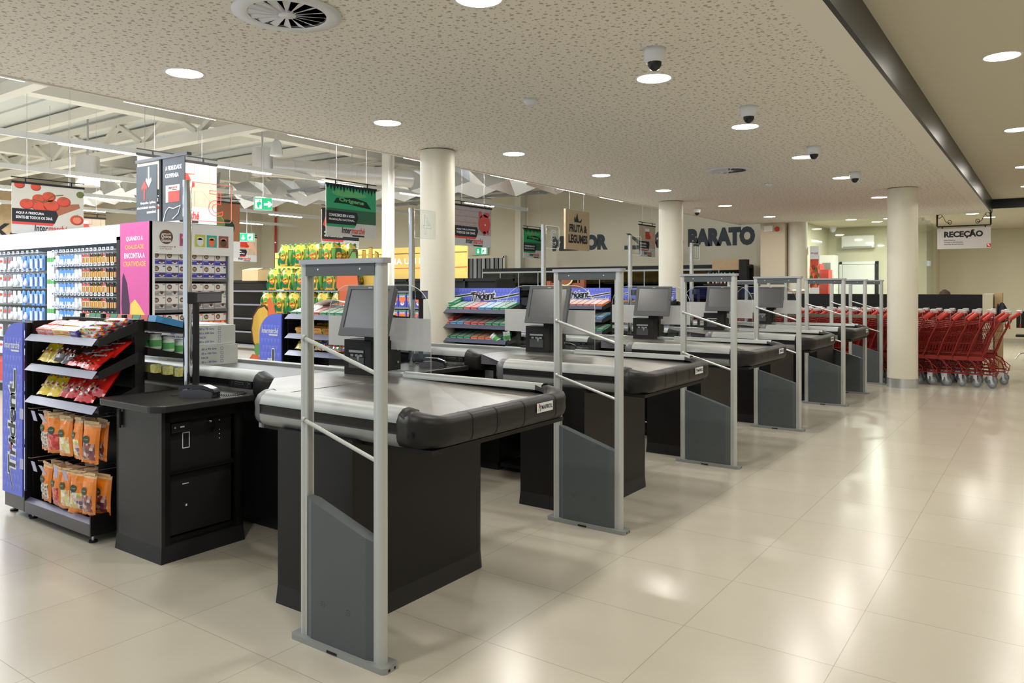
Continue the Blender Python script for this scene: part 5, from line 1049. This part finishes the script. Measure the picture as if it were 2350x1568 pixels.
m=MB(); F=Fr((-8.42,13.87,2.32),Y_,Z_); m.fbox(F,0,0,-.04,1.03,.86,0,mat('ply_sign',(.48,.34,.19),.6,var=.12,vs_=10)); m.text(F,'FRUTA &',.16,.38,.76,.17,txtb,.002,.05); m.text(F,'LEGUMES',.12,.14,.82,.19,txtb,.002,.05)
m.poly(F,[(.36,.60),(.36,.70),(.40,.72),(.42,.66),(.46,.76),(.50,.80),(.52,.70),(.56,.62),(.62,.64),(.70,.70),(.66,.60)],txtb,.002); [m.cyl(F.p(a,.86,-.02),(-8.42,13.87+a,5.06),.003,zinc,5) for a in (.2,.8)]; o_=m.obj('hanging_sign'); tag(o_,'square plywood sign hanging before the lettered wall','sign')
# sign tower in front of banner
t=thing('aisle_sign','dark aisle sign with two hanging boards on a black post atop the coffee display','aisle sign',(-8.69,5.0,2.277))
slate=mat('slate_print',(.06,.07,.085),.5)
m=MB(); m.box((-8.71,4.99,2.277),(-8.67,5.03,3.03),blackm); m.obj('post',t)
m=MB(); m.box((-9.23,4.98,3.03),(-8.11,5.04,3.065),mat('slate_metal',(.07,.08,.10),.4)); m.obj('crossbar',t)
m=MB(); G=Fr((-9.22,4.99,2.285),X_,Z_); m.fbox(G,0,0,-.01,.46,.70,0,slate)
m.poly(G,[(.17,.28),(.20,.28),(.20,.43),(.24,.40),(.25,.44),(.185,.52),(.12,.44),(.13,.40),(.17,.43)],redpl,.002); m.poly(G,[(.27,.68),(.30,.68),(.30,.52),(.34,.55),(.35,.51),(.285,.43),(.22,.51),(.23,.55),(.27,.52)],txtw,.003)
for k,s_ in enumerate(('lâmpadas / pilhas,','electricidade técnica,','automóvel')): m.text(G,s_,(.10,.02,.24)[k],.225-.055*k,(.34,.42,.20)[k],.036,txtw,.002,.02)
m.obj('arrow_board',t)
m=MB(); G=Fr((-8.63,4.99,2.285),X_,Z_); m.fbox(G,0,0,-.01,.46,.74,0,slate); m.text(G,'A FIDELIDADE',.06,.60,.34,.05,txtw,.002,.02); m.text(G,'COMPENSA',.06,.51,.28,.05,txtw,.002,.02); m.rect(G,.07,.22,.36,.42,txtw,.002); m.rect(G,.12,.22,.36,.35,redpl,.003); m.logo(G,.13,.375,.18,.004)
m.tube([G.p(a,b,.004) for a,b in((.02,.0),(.08,.12),(.14,.16),(.24,.14),(.38,.17),(.34,.08),(.22,.02))],.006,txtw,5); m.obj('loyalty_board',t)
# exit signs (lit)
def exit_sign(x,y,z,label,face,w=.36,h=.20,arrow='r'):
    F=Fr((x,y,z),*face); m=MB(); m.fbox(F,-.008,-.008,-.03,w+.008,h+.008,0,white); m.rect(F,0,0,w,h,exitg,.001)
    o0=0 if arrow=='r' else w*.5; m.rect(F,o0+.015,.02,o0+w*.42,h-.02,exitw,.002)
    m.poly(F,[(o0+.06,.03),(o0+.08,.03),(o0+.09,.08),(o0+.12,.09),(o0+.12,.13),(o0+.09,.15),(o0+.05,.13),(o0+.04,.10)],exitg,.003); m.disc(F,o0+.09,.165,.013,.013,exitg,.003,10)
    a0=w*.52 if arrow=='r' else .02
    if arrow=='r': m.poly(F,[(a0+.01,.08),(a0+.09,.08),(a0+.07,.05),(a0+.10,.05),(a0+.15,.10),(a0+.10,.15),(a0+.07,.15),(a0+.09,.12),(a0+.01,.12)],exitw,.002)
    else: m.poly(F,[(a0+.06,.17),(a0+.06,.08),(a0+.03,.10),(a0+.03,.07),(a0+.08,.03),(a0+.13,.07),(a0+.13,.10),(a0+.10,.08),(a0+.10,.17)],exitw,.002)
    m.cyl(F.p(w/2,h,-.015),(F.p(w/2,h,-.015).x,F.p(w/2,h,-.015).y,5.06),.006,white,6) if z>2.6 else m.fbox(F,w*.3,h*.3,-.12,w*.7,h*.7,-.03,white); o=m.obj('exit_sign'); tag(o,label,'exit sign'); return o
exit_sign(-11.5,8.35,2.88,'lit green running-man exit sign with arrow hanging by the vertical duct',((.6,.8,0),Z_),.30,.21)
exit_sign(-19.0,13.3,2.84,'lit green exit sign far behind, above the card banner',((.6,.8,0),Z_),.40,.22,'l')
exit_sign(-14.55,18.6,2.52,'lit green exit sign with down arrow above the strip curtain doorway',(X_,Z_),.45,.22,'d')
m=MB(); F=Fr((-15.1,18.69,2.36),X_,Z_); m.rect(F,0,0,.14,.35,redpl,.004); m.rect(F,.03,.20,.11,.32,whiteb,.005); m.disc(F,.07,.08,.035,.045,whiteb,.005,12); m.poly(F,[(0,0),(.14,0),(.14,.35),(0,.35)],redpl,.003,.01); tag(m.obj('fire_sign'),'small red and white fire equipment sign on the wall','sign')
m=MB(); F=Fr((-14.75,18.69,2.38),X_,Z_); m.poly(F,[(0,0),(.24,0),(.24,.12),(0,.12)],green,.004,.01); m.rect(F,.02,.02,.09,.10,whiteb,.005); m.rect(F,.15,.02,.22,.10,whiteb,.005); tag(m.obj('safety_sign'),'small green escape sign under the lit exit sign','sign')
# doorway with strip curtain
t=thing('strip_curtain_door','dark doorway with hanging plastic strips in the far wall','doorway',(-14.3,18.65,0))
m=MB(); m.box((-15.0,18.66,0),(-13.5,18.70,2.45),blackm); m.obj('opening',t)
m=MB(); m.box((-15.05,18.6,2.40),(-13.45,18.7,2.47),cream); m.box((-15.07,18.6,0),(-15.0,18.7,2.45),cream); m.box((-13.5,18.6,0),(-13.43,18.7,2.45),cream); m.obj('frame',t)
for k in range(9):
    m=MB(); x=-14.98+.165*k; m.box((x,18.62+.01*(k%2),.02),(x+.12,18.625+.01*(k%2),2.40),mat('pvc_strip',(.10,.11,.13),.15,coat=.5) if k%2 else mat('pvc_strip_pale',(.28,.29,.31),.15,coat=.5)); m.obj('strip',t)
# refrigerated wall cabinets
FY=18.05
names=['dairy','ready meal','cheese','salad','juice','vegetable','herb','fruit']
stock=candymat('chilled_goods',[(.05,.04,.04),(.12,.08,.05),(.04,.05,.08),(.15,.10,.03),(.06,.02,.02),(.16,.15,.13)],9); stockg=candymat('green_goods',[(.02,.05,.01),(.05,.12,.02),(.02,.03,.01),(.09,.07,.03)],7)
for k in range(4):
    xa=-13.85+1.98*k; xb=xa+1.97
    t=thing('wall_fridge','dark refrigerated wall cabinet with glass doors, '+ORD[k]+' from the strip curtain','refrigerator',((xa+xb)/2,FY+.3,0),'refrigerated wall cabinets')
    m=MB(); m.box((xa,FY+.55,0),(xb,FY+.62,2.0),blackm); m.box((xa,FY,0),(xb,FY+.6,.25),blackm); m.box((xa,FY,1.97),(xb,FY+.6,2.06),blackm); m.box((xa,FY,.25),(xa+.02,FY+.6,2.0),blackm); m.obj('cabinet',t)
    m=MB(); m.box((xa,FY-.01,1.92),(xb,FY+.02,1.965),alu); m.obj('top_trim',t)
    for q,z in enumerate((.6,.95,1.3,1.62)):
        m=MB(); m.box((xa+.03,FY+.15,z-.02),(xb-.02,FY+.55,z),alud); m.obj('shelf',t)
        m=MB()
        for j in range(11): m.box((xa+.06+.17*j,FY+.2,z),(xa+.06+.17*j+.14,FY+.5,z+.12+.08*R.random()),stockg if k>1 and q==3 else stock)
        o_=m.obj('chilled_goods',t); o_['kind']='stuff'
    for j in range(3):
        m=MB(); a=xa+.01+.655*j; m.box((a,FY-.012,.27),(a+.64,FY-.006,1.92),glassmat('fridge_glass',(.45,.47,.47)) if 'fridge_glass' not in MT else MT['fridge_glass']); d_=m.obj('door',t)
        m=MB(); m.box((a-.012,FY-.02,.27),(a+.012,FY,1.92),alu); m.cyl((a+.60,FY-.05,.9),(a+.60,FY-.05,1.15),.01,alu,8); m.obj('handle',d_)
# vegetables near the pier
box_thing('ply_panel',(-6.65,17.75,1.92),(-5.97,17.80,2.16),MT['ply_sign'],'small plain plywood panel beside the black post at the end of the fridges','panel')
box_thing('black_post',(-5.98,17.7,0),(-5.80,17.9,2.16),blackm,'black post between the fridges and the cream pier','post')
t=thing('vegetable_stand','black vegetable stand with two shelves by the black post','stand',(-6.3,17.5,0))
for z in (.5,1.02,1.55): m=MB(); m.box((-6.7,17.3,z),(-5.95,17.7,z+.03),black); m.obj('shelf',t)
m=MB(); m.box((-6.7,17.66,0),(-5.95,17.7,1.6),black); m.obj('back_panel',t)
m=MB(); m.lathe((0,0,0),[(.0001,0),(.022,.01),(.028,.05),(.022,.10),(.016,.16)],mat('leek_white',(.75,.68,.60),.5),9); m.lathe((0,0,0),[(.016,.16),(.03,.22),(.008,.27)],MT['leaf_green'],7); m.lathe((0,0,0),[(.0001,-.002),(.024,.0),(.024,.02)],mat('leek_root',(.5,.2,.12),.6),9); lk=m.mesh('leek_bundle')
for z in (1.05,1.58):
    for k in range(7): place(lk,'leek_bundle',(-6.62+.10*k,17.42+.05*(k%2),z+.005),'white and green leek bundle standing '+ORD[k]+' from the fridges, '+('upper' if z>1.2 else 'lower')+' shelf','vegetable','leek bundles')
t=thing('juice_stand','brown wooden display stand with oval crest behind the blue headboards','display stand',(-8.5,14.1,0))
m=MB(); rw=mat('red_brown_wood',(.25,.06,.025),.5,var=.2); m.box((-8.95,14.0,0),(-8.05,14.45,1.3),rw); m.box((-8.95,14.0,1.3),(-8.05,14.05,1.60),rw); m.box((-8.97,13.98,1.5),(-8.87,14.07,1.64),rw); m.box((-8.13,13.98,1.5),(-8.03,14.07,1.66),rw); F=Fr((-8.95,14.0,0),X_,Z_); m.text(F,'COMPAL É DE MUITA FRUTA',.1,1.36,.7,.06,kraft,.002,.02); m.obj('body',t)
m=MB(); F=Fr((-8.95,13.98,0),X_,Z_); m.disc(F,.45,1.70,.20,.17,MT['cauli'],.01,22,.015); m.disc(F,.45,1.70,.17,.14,rw,.012,20); m.text(F,'COMPAL',.31,1.67,.28,.07,kraft,.014,.03); m.obj('crest',t)
m=MB(); m.box((-6.42,13.6,0),(-6.0,14.0,1.34),card); m.box((-6.40,13.62,1.34),(-6.1,13.9,1.36),kraft); tag(m.obj('carton_stack'),'cardboard carton stack behind the fourth register','box')
t=thing('newspaper_rack','tall narrow black slatted rack with blue top beside the lane two pole','rack',(-5.8,11.6,0))
m=MB(); m.box((-5.95,11.5,0),(-5.65,11.9,1.35),blackm); m.obj('body',t); m=MB(); m.box((-5.78,11.49,1.35),(-5.64,11.9,1.47),mat('cyan_plastic',(.03,.22,.55),.4)); m.box((-5.95,11.49,1.35),(-5.78,11.9,1.47),blackm); m.obj('blue_top',t)
for k in range(9): m=MB(); m.box((-5.93,11.485,.35+.1*k),(-5.67,11.50,.37+.1*k),alud); m.obj('slat',t)
# ---------------------------------------------------------------- ducts, trays, speakers, pipes
m=MB(); m.cyl((-12.7,9.6,3.9),(-11.55,12.4,3.9),.19,duct,28)
for k in range(8): p=V((-12.7,9.6,3.9)).lerp(V((-11.55,12.4,3.9)),k/7.); q=V((-12.7,9.6,3.9)).lerp(V((-11.55,12.4,3.9)),k/7.+.008); m.cyl(p,q,.197,duct,28)
tag(m.obj('spiral_duct'),'horizontal round metal duct under the market roof','duct')
m=MB(); m.cyl((-12.75,9.45,3.72),(-12.75,9.45,4.25),.20,duct,28); m.cyl((-12.75,9.45,4.25),(-12.75,9.45,5.0),.02,zinc,8); tag(m.obj('duct_end'),'short vertical cylindrical duct hanging beside the cone speaker','duct')
m=MB(); m.cyl((-15.9,7.6,3.55),(-15.9,7.6,4.15),.22,duct,28); m.cyl((-15.9,7.6,4.15),(-15.9,7.6,5.0),.02,zinc,8); tag(m.obj('duct_end'),'short vertical cylindrical duct above the tomato banner','duct')
def foilduct(x0,y0,x1,y1,z,label,n=16,w=.45):
    m=MB(); a=V((x0,y0,z)); b=V((x1,y1,z)); d=(b-a).normalized(); s_=d.cross(V((0,0,1))); vs=[]
    for k in range(n+1):
        p=a.lerp(b,k/n); o=(.12 if k%2 else -.05)
        vs+= [p+s_*w+V((0,0,.3+o*.5)),p+s_*(w+o)+V((0,0,-.02-o)),p+V((0,0,-.26+o)),p-s_*(w+o)+V((0,0,-.02+o)),p-s_*w+V((0,0,.3-o*.5))]
    m.add(vs,[f for k in range(n) for j in range(4) for f in ((k*5+j,k*5+j+1,(k+1)*5+j+1),(k*5+j,(k+1)*5+j+1,(k+1)*5+j))],foil); tag(m.obj('foil_duct'),label,'duct')
foilduct(-17.5,12.4,-7.2,15.0,3.9,'crumpled silver foil-covered duct crossing under the market roof',22)
foilduct(-22,10.2,-16.5,10.6,4.0,'silver foil-covered duct beyond the tomato banner',12)
def tray(x0,y0,x1,y1,z,label):
    m=MB(); a=V((x0,y0,z)); b=V((x1,y1,z)); d=(b-a).normalized(); s_=d.cross(V((0,0,1)))*.12; F=None
    vs=[a-s_,a+s_,b+s_,b-s_]; tz=mat('galvanised_tray',(.28,.29,.30),.6,.3); m.add(vs,[(0,1,2,3)],tz)
    for q in (s_,-s_): m.add([a+q,b+q,b+q+V((0,0,.06)),a+q+V((0,0,.06))],[(0,1,2,3)],tz)
    for k in range(8):
        p=a.lerp(b,(k+.5)/8); m.cyl(p,(p.x,p.y,5.06),.004,zinc,5); m.cyl(p-s_*1.6-V((0,0,.01)),p+s_*1.6-V((0,0,.01)),.014,zinc,6)
    tag(m.obj('cable_tray'),label,'cable tray')
tray(-16.0,16.9,-10.4,16.9,4.15,'upper galvanised cable tray before the far wall'); tray(-16,15.9,-9,15.9,3.85,'lower galvanised cable tray before the far wall'); tray(-25,12.5,-14.5,12.5,3.9,'galvanised cable tray over the yellow board')
def speaker(x,y,z,label):
    m=MB(); m.lathe((x,y,z),[(.0001,0),(.115,0),(.118,.02),(.085,.24),(.03,.30),(.0001,.30)],white,24); m.cyl((x,y,z+.3),(x,y,5.06),.006,white,6); tag(m.obj('pendant_speaker'),label,'speaker')
speaker(-11.6,8.9,3.92,'white cone pendant speaker beside the vertical duct'); speaker(-12.9,16.4,3.35,'white cone pendant speaker before the lettered wall'); speaker(-20.5,13.6,3.45,'white cone pendant speaker near the red pipe')
m=MB(); m.cyl((-24.3,18.6,1.4),(-24.3,18.6,4.9),.04,redpl,12)
for z in (2.2,3.2,4.2): m.cyl((-24.3,18.6,z),(-24.3,18.6,z+.05),.055,zinc,12)
tag(m.obj('sprinkler_pipe'),'vertical red pipe on the far wall behind the yellow board','pipe')
m=MB(); m.box((-12.95,18.45,0),(-12.75,18.7,5),colm); tag(m.obj('wall_pilaster'),'narrow cream pilaster on the lettered wall','pilaster')
# ---------------------------------------------------------------- shopping carts
def wire(m,pts,r=.004,n=4,c=None): m.tube(pts,r,c or redcart,n)
def cart():
    t=thing('shopping_cart','','shopping cart',(0,0,0),'nested red shopping carts'); w0,w1=.25,.20  # half widths rear, front
    def P(u,v,z): # u 0 rear..1 front, v -1..1
        xt=.10-.86*u; xb=-.06-.70*u; zt=1.0-.14*u; zb=.50+.10*u*0; k=(z); hw=lerp(w0,w1,u)
        return V((lerp(xb,xt,k),v*hw*lerp(.9,1,k),lerp(zb,zt,k)))
    m=MB()
    for v in (-1,1):
        for k in range(19): u=k/18; wire(m,[P(u,v,0),P(u,v,1)],.003)
        for z in (0,.33,.66): wire(m,[P(0,v,z),P(1,v,z)],.0045)
        wire(m,[P(0,v,1),P(1,v,1)],.008,5)
    for k in range(9): v=-1+k/4; wire(m,[P(1,v,0),P(1,v,1)],.003); wire(m,[P(0,v,0),P(1,v,0)],.003)
    for z in (0,.5,1): wire(m,[P(1,-1,z),P(1,1,z)],.005)
    for k in range(6): u=k/6; wire(m,[P(u,-1,0),P(u,1,0)],.003)
    m.obj('basket',t)
    m=MB()
    for k in range(9): v=-.95+k*.2375; wire(m,[P(0,v,.0),P(0,v,.95)],.003)
    for z in (.05,.5,.95): wire(m,[P(0,-1,z),P(0,1,z)],.004)
    m.obj('rear_flap',t)
    for v in (-1,1):
        m=MB(); y=v*.26
        wire(m,[(.23,y,1.10),(.14,y,1.02),(.0,y,.72),(-.09,y,.46),(-.07,y,.40)],.011,6); m.box((-.28,y-.006,.40),(-.07,y+.006,.46),redcart)
        wire(m,[(-.10,y,.42),(.0,y*.98,.37),(.04,y*.98,.26),(.05,y,.20),(-.62,y*.8,.20)],.010,6); wire(m,[(-.02,y,.36),(.06,y,.30),(.10,y,.26),(.09,y,.18),(0,y,.18)],.007,5); m.obj('side_frame',t)
    m=MB(); wire(m,[(.05,-.26,.20),(.05,.26,.20)],.010,6); wire(m,[(-.62,-.2,.20),(-.62,.2,.20)],.010,6); wire(m,[(-.3,-.23,.2),(-.3,.23,.2)],.006,5); m.obj('chassis',t)
    m=MB(); m.cyl((.23,-.22,1.10),(.23,.22,1.10),.016,redpl,12)
    for v in (-1,1): m.cyl((.12,v*.265,1.01),(.25,v*.255,1.115),.026,redpl,10)
    m.obj('handle',t)
    m=MB(); m.box((.19,-.12,1.10),(.27,.12,1.15),mat('grey_clear_plastic',(.50,.52,.53),.25)); m.obj('coin_lock',t,bevel=.012)
    m=MB(); m.tube([(.24,.14,1.10),(.245,.15,1.02),(.24,.145,.93)],.004,zinc,5); m.box((.23,.135,.87),(.25,.155,.93),redpl); m.obj('lock_chain',t)
    for (x,v,r_) in ((.02,-1,.062),(.02,1,.062),(-.60,-.8,.062),(-.60,.8,.062)):
        m=MB(); y=v*.25; a=R.uniform(-.8,.8); dx,dy=math.cos(a),math.sin(a); c_=V((x+.02*dx,y+.02*dy,r_)); q=V((-dy,dx,0))
        m.cyl(c_-q*.014,c_+q*.014,r_,rubber,18); m.cyl(c_-q*.016,c_+q*.016,r_*.55,mat('wheel_hub',(.30,.33,.37),.4),14)
        m.box((x-.02,y-.02,.13),(x+.02,y+.02,.19),zinc)
        for sg in (-1,1): m.add([c_+q*.02*sg+V((-.015,0,0)),c_+q*.02*sg+V((.015,0,0)),V((x+.015,y,.15))+q*.02*sg,V((x-.015,y,.15))+q*.02*sg],[(0,1,2,3)],zinc)
        m.obj('caster',t)
    return t
ct=cart(); first=True
RN=['front','middle','rear']
for row,(yc,xs,n) in enumerate(((13.58,-.74,22),(14.18,-.62,22),(14.80,-.80,20))):
    for k in range(n):
        x=xs-.195*k; 
        if row==0 and k==0 : x+=.0
        lbl='red shopping cart, '+ORD[k]+' from the handle end of the '+RN[row]+' nested row'
        if first: ct.location=(x,yc,0); ct['label']=lbl; first=False; base=(x,yc)
        else: dup(ct,(x-base[0],yc-base[1],0),lbl)
dup(ct,(.20,.62,0),'red shopping cart standing loose just behind the front row, handles over the walkway') if False else None
# barrier
t=thing('barrier_rail','steel barrier with post and top rail in front of the carts','barrier',(-3.8,13.05,0))
brz=mat('bronzed_steel',(.36,.34,.26),.25,.8)
for x in (-2.18,-5.6):
    m=MB(); m.box((x-.03,13.02,0),(x+.03,13.08,1.08),brz); m.box((x-.034,13.01,0),(x-.03,13.09,1.08),blackm); m.box((x-.09,12.99,0),(x+.09,13.11,.02),blackm); m.obj('post',t)
m=MB(); m.box((-5.6,13.03,1.02),(-2.18,13.07,1.07),brz); m.obj('top_rail',t)
# ---------------------------------------------------------------- reception
t=thing('reception_counter','long black reception counter behind the shopping carts','counter',(-3.4,16.6,0))
m=MB(); m.box((-5.45,16.5,0),(-1.02,16.54,1.37),mat('counter_front',(.006,.008,.010),.45)); m.obj('front_panel',t)
m=MB(); m.box((-5.45,16.54,1.30),(-1.02,16.95,1.33),blackm); m.box((-5.45,16.54,0),(-5.41,17.2,1.30),blackm); m.box((-5.45,16.54,.95),(-1.02,17.25,.99),white); m.obj('worktop',t)
m=MB(); m.box((-1.02,16.5,0),(-.86,17.3,1.38),cream); m.obj('end_panel',t)
m=MB(); m.box((-4.62,16.62,1.33),(-4.22,16.95,1.43),card); F=Fr((-4.62,16.62,1.33),X_,Z_); m.rect(F,.05,.02,.15,.07,whiteb,.002); m.add([(-4.5,16.62,1.43),(-4.2,16.6,1.43),(-4.15,16.8,1.47),(-4.5,16.8,1.46)],[(0,1,2,3)],whiteb); tag(m.obj('cardboard_box'),'small cardboard box with papers on the reception counter','box')
m=MB(); m.box((-5.2,16.6,1.33),(-4.7,16.9,1.38),wood); m.box((-4.68,16.6,1.38),(-4.64,16.9,1.39),wood); tag(m.obj('wooden_tray'),'low brown wooden tray on the reception counter','tray')
m=MB(); m.box((-5.38,16.6,1.33),(-5.22,16.9,1.36),whiteb); m.box((-5.36,16.63,1.36),(-5.25,16.85,1.375),whiteb); tag(m.obj('paper_stack'),'stack of white papers on the reception counter by the pier','paper')
m=MB(); m.box((-1.85,16.6,1.33),(-1.25,16.9,1.345),whiteb); tag(m.obj('paper_sheet'),'white sheet lying on the counter by the seated person','paper')
for k,(z0,z1,nm) in enumerate(((0,.55,'bottom'),(.55,1.0,'middle'),(1.0,1.40,'top'))): box_thing('carton',(-.84,16.7,z0),(-.72,17.05,z1),card,nm+' brown carton of the stack beside the reception counter end','box','cartons stacked by the reception counter')
m=MB(); m.lathe((-.72,16.6,.85),[(.0001,0),(.09,.03),(.11,.12),(.08,.26),(.03,.36),(.0001,.38)],mat('backpack_black',(.02,.015,.03),.6),14); m.tube([(-.78,16.55,1.2),(-.80,16.5,1.0),(-.76,16.55,.88)],.012,blackm,5); tag(m.obj('backpack'),'dark bag hanging beside the carton stack','bag')
# person
t=thing('person','person with brown hair seated behind the reception counter, bent forward','person',(-1.68,17.12,0))
def skinmesh(name,verts,edges,rad,mt,root=0):
    me=bpy.data.meshes.new(name); me.from_pydata([V(v)-V((-1.68,17.12,0)) for v in verts],edges,[]); o=bpy.data.objects.new(name,me); COL.objects.link(o); o.parent=t; me.materials.append(mt)
    sk=o.modifiers.new('skin','SKIN'); sk.use_smooth_shade=True
    for i,r_ in enumerate(rad): me.skin_vertices[0].data[i].radius=(r_,r_)
    me.skin_vertices[0].data[root].use_root=True; s2=o.modifiers.new('sub','SUBSURF'); s2.levels=1; s2.render_levels=1; return o
px_,py_=-1.68,17.12
skin=mat('skin',(.55,.34,.25),.5)
vb=[(px_,py_+.12,.68),(px_,py_+.08,.95),(px_,py_,1.12),(px_,py_-.06,1.20),(px_,py_-.09,1.27),(px_,py_-.11,1.34),
 (px_-.17,py_+.0,1.12),(px_-.22,py_-.12,.98),(px_-.12,py_-.28,1.01),(px_+.17,py_,1.12),(px_+.22,py_-.12,.98),(px_+.12,py_-.28,1.01),
 (px_-.10,py_+.05,.66),(px_-.12,py_-.0,.64),(px_-.12,py_+.02,.35),(px_-.12,py_-.03,.07),(px_+.10,py_+.05,.66),(px_+.12,py_-.0,.64),(px_+.12,py_+.02,.35),(px_+.12,py_-.03,.07)]
eb=[(0,1),(1,2),(2,3),(3,4),(4,5),(2,6),(6,7),(7,8),(2,9),(9,10),(10,11),(0,12),(12,13),(13,14),(14,15),(0,16),(16,17),(17,18),(18,19)]
skinmesh('body',vb,eb,[.15,.14,.14,.06,.07,.085,.06,.045,.03,.06,.045,.03,.09,.08,.055,.04,.09,.08,.055,.04],skin)
m=MB(); m.lathe((px_,py_-.11,1.35),[(.0001,.115),(.05,.105),(.09,.06),(.105,.0),(.10,-.05)],mat('brown_hair',(.05,.03,.018),.6,bump=.5,vs_=60),20); m.obj('hair',t)
skinmesh('shirt',[vb[i] for i in (0,1,2,6,7,9,10)],[(0,1),(1,2),(2,3),(3,4),(2,5),(5,6)],[.165,.155,.15,.075,.058,.075,.058],mat('dark_shirt',(.03,.03,.05),.7))
m=MB(); m.cyl((px_,py_+.1,0),(px_,py_+.1,.03),.22,blackm,20); m.cyl((px_,py_+.1,.03),(px_,py_+.1,.5),.03,zinc,10); m.cyl((px_,py_+.1,.48),(px_,py_+.1,.53),.2,blackm,20); tag(m.obj('stool'),'round black stool under the person behind the counter','stool')
# hanging reception sign
t=thing('reception_sign','white hanging sign with scrolled black iron bracket before the glass room','sign',(-1.3,17.9,2.3)); ys=17.9
def pxy(px): r=(px-1175)/1745.; dx=-math.sin(ANG)+math.cos(ANG)*r; dy=math.cos(ANG)+math.sin(ANG)*r; return ys*dx/dy,ys/dy
xa,ta=pxy(2151); xb,tb=pxy(2274); zt=1.5+(660-521)*tb/1745; zb=1.5+(660-569)*tb/1745
m=MB(); F=Fr((xa,ys,zb),X_,Z_); W=xb-xa; H=zt-zb; m.fbox(F,0,0,-.03,W,H,0,mat('sign_white',(.60,.58,.56),.5)); m.text(F,'RECEÇÃO',W*.13,H*.50,W*.73,H*.42,txtb,.002,.05)
for k,(s_,w_) in enumerate((('Informações',.22),('Trocas e devoluções',.36),('Guarda de pertences',.37))): m.text(F,s_,W*.13,H*(.38-.10*k),W*w_,H*.075,txtb,.002,.01)
m.rect(F,W*.925,H*.05,W,H*.22,redpl,.002); m.poly(F,[(W*.94,H*.20),(W*.97,H*.20),(W*.96,H*.17),(W*.985,H*.10),(W*.97,H*.08),(W*.95,H*.14),(W*.94,H*.12)],txtw,.003); m.obj('sign_board',t)
m=MB()
for a in (0,W): m.box((xa+a-.015,ys-.03,zt+.05),(xa+a+.015,ys,3.0),blackm)
m.box((xa,ys-.03,zt+.03),(xb,ys,zt+.055),blackm)
for a in (W*.1,W*.9): m.box((xa+a-.01,ys-.03,zt),(xa+a+.01,ys,zt+.04),blackm)
for sg,a0 in ((1,0),(-1,W)):
    pts=[]
    for k in range(40):
        q=k/39; an=q*4.5*math.pi-1.2
        if q<.4: rr=.02+.035*(q/.4); c_=(.06,.20); pts.append((c_[0]+rr*math.cos(-an),c_[1]-.0+rr*math.sin(an)))
        else: pass
    pts+= [(.10,.20),(.13,.14),(.15,.09),(.19,.06)]
    for k in range(22): an=-1.5+k*.4; rr=.05*(1-k/26); pts.append((.22+rr*math.cos(an)*.9,.075+.0+rr*math.sin(an)))
    m.tube([(xa+a0+sg*a,ys-.015,zt+.055+b) for a,b in pts],.006,blackm,5)
m.obj('iron_bracket',t)
# office interior behind the glass
t=thing('air_conditioner','white wall-mounted air conditioner inside the glass office','air conditioner',(-4.2,22.05,2.6))
m=MB(); m.box((-4.62,21.95,2.56),(-3.80,22.2,2.90),white); m.obj('housing',t,bevel=.03); m=MB(); m.box((-4.56,21.93,2.565),(-3.86,21.96,2.60),alud); m.obj('air_outlet',t)
t=thing('fire_cabinet','red fire equipment cabinet inside the glass office','fire cabinet',(-5.0,20.4,0)); m=MB(); m.box((-4.95,20.2,0),(-4.55,20.6,1.95),redpl); m.box((-4.95,20.2,1.95),(-4.75,20.6,2.1),redpl); m.obj('cabinet_body',t); m=MB(); m.box((-4.93,20.19,.1),(-4.57,20.2,1.85),mat('red_door',(.42,.03,.02),.45)); m.obj('door',t)
t=thing('vending_cabinet','grey and white tall cabinet inside the glass office','cabinet',(-4.5,21.3,0)); m=MB(); m.box((-4.98,21.1,0),(-4.62,21.6,2.35),white); m.obj('cabinet_body',t); m=MB(); m.box((-4.9,21.09,1.7),(-4.7,21.1,2.15),alud); m.obj('window_panel',t)
for (x,y,z,nm) in ((-5.0,19.6,2.3,'near the red cabinet'),(-4.85,22.18,1.95,'beside the office door')): 
    m=MB(); m.box((x,y-.01,z),(x+.12,y,z+.2),whiteb); m.box((x+.02,y-.012,z+.03),(x+.10,y-.01,z+.17),redpl); tag(m.obj('fire_sign'),'small red fire sign '+nm,'sign')
cctv_=MB(); cctv_.lathe((-4.75,21.6,3.13),[(.0001,-.16),(.06,-.13),(.08,-.06),(.1,0)],whiteb,16); tag(cctv_.obj('dome_camera'),'dome camera on the ceiling inside the glass office','security camera')
m=MB(); m.box((-5.0,17.88,.3),(-4.97,17.895,.9),whiteb); 
t=thing('wall_poster','narrow poster of red vegetables beside the office glass','poster',(-4.6,18.25,1.2)); m=MB(); F=Fr((-4.52,18.27,1.2),X_,Z_); m.fbox(F,0,0,-.01,.20,1.25,0,whiteb); m.rect(F,.01,.3,.19,.95,tom,.002)
for k in range(12): m.disc(F,.03+.05*(k%4),.35+.18*(k//4)+.05*(k%2),.035,.06,(tomd,stem,orange)[k%3],.003,10)
m.logo(F,.02,1.08,.16,.003); m.obj('printed_sheet',t)
t=thing('folding_chair','light metal chair frame behind the carts near the far wall','chair',(-.35,19.0,0))
m=MB(); m.cyl((-.35,19,.15),(-.35,19,.5),.02,zinc,10); m.obj('column',t)
m=MB(); m.box((-.58,18.8,.48),(-.12,19.22,.52),blackm); m.obj('seat',t); m=MB(); m.box((-.58,19.2,.65),(-.12,19.23,1.0),blackm); m.cyl((-.35,19.22,.5),(-.35,19.22,.7),.015,zinc); m.obj('backrest',t)
for k in range(5):
    a=k*1.256; m=MB(); m.tube([(-.35,19,.16),(-.35+.2*math.cos(a),19+.2*math.sin(a),.13),(-.35+.29*math.cos(a),19+.29*math.sin(a),.02)],.012,zinc,6); m.obj('leg',t)
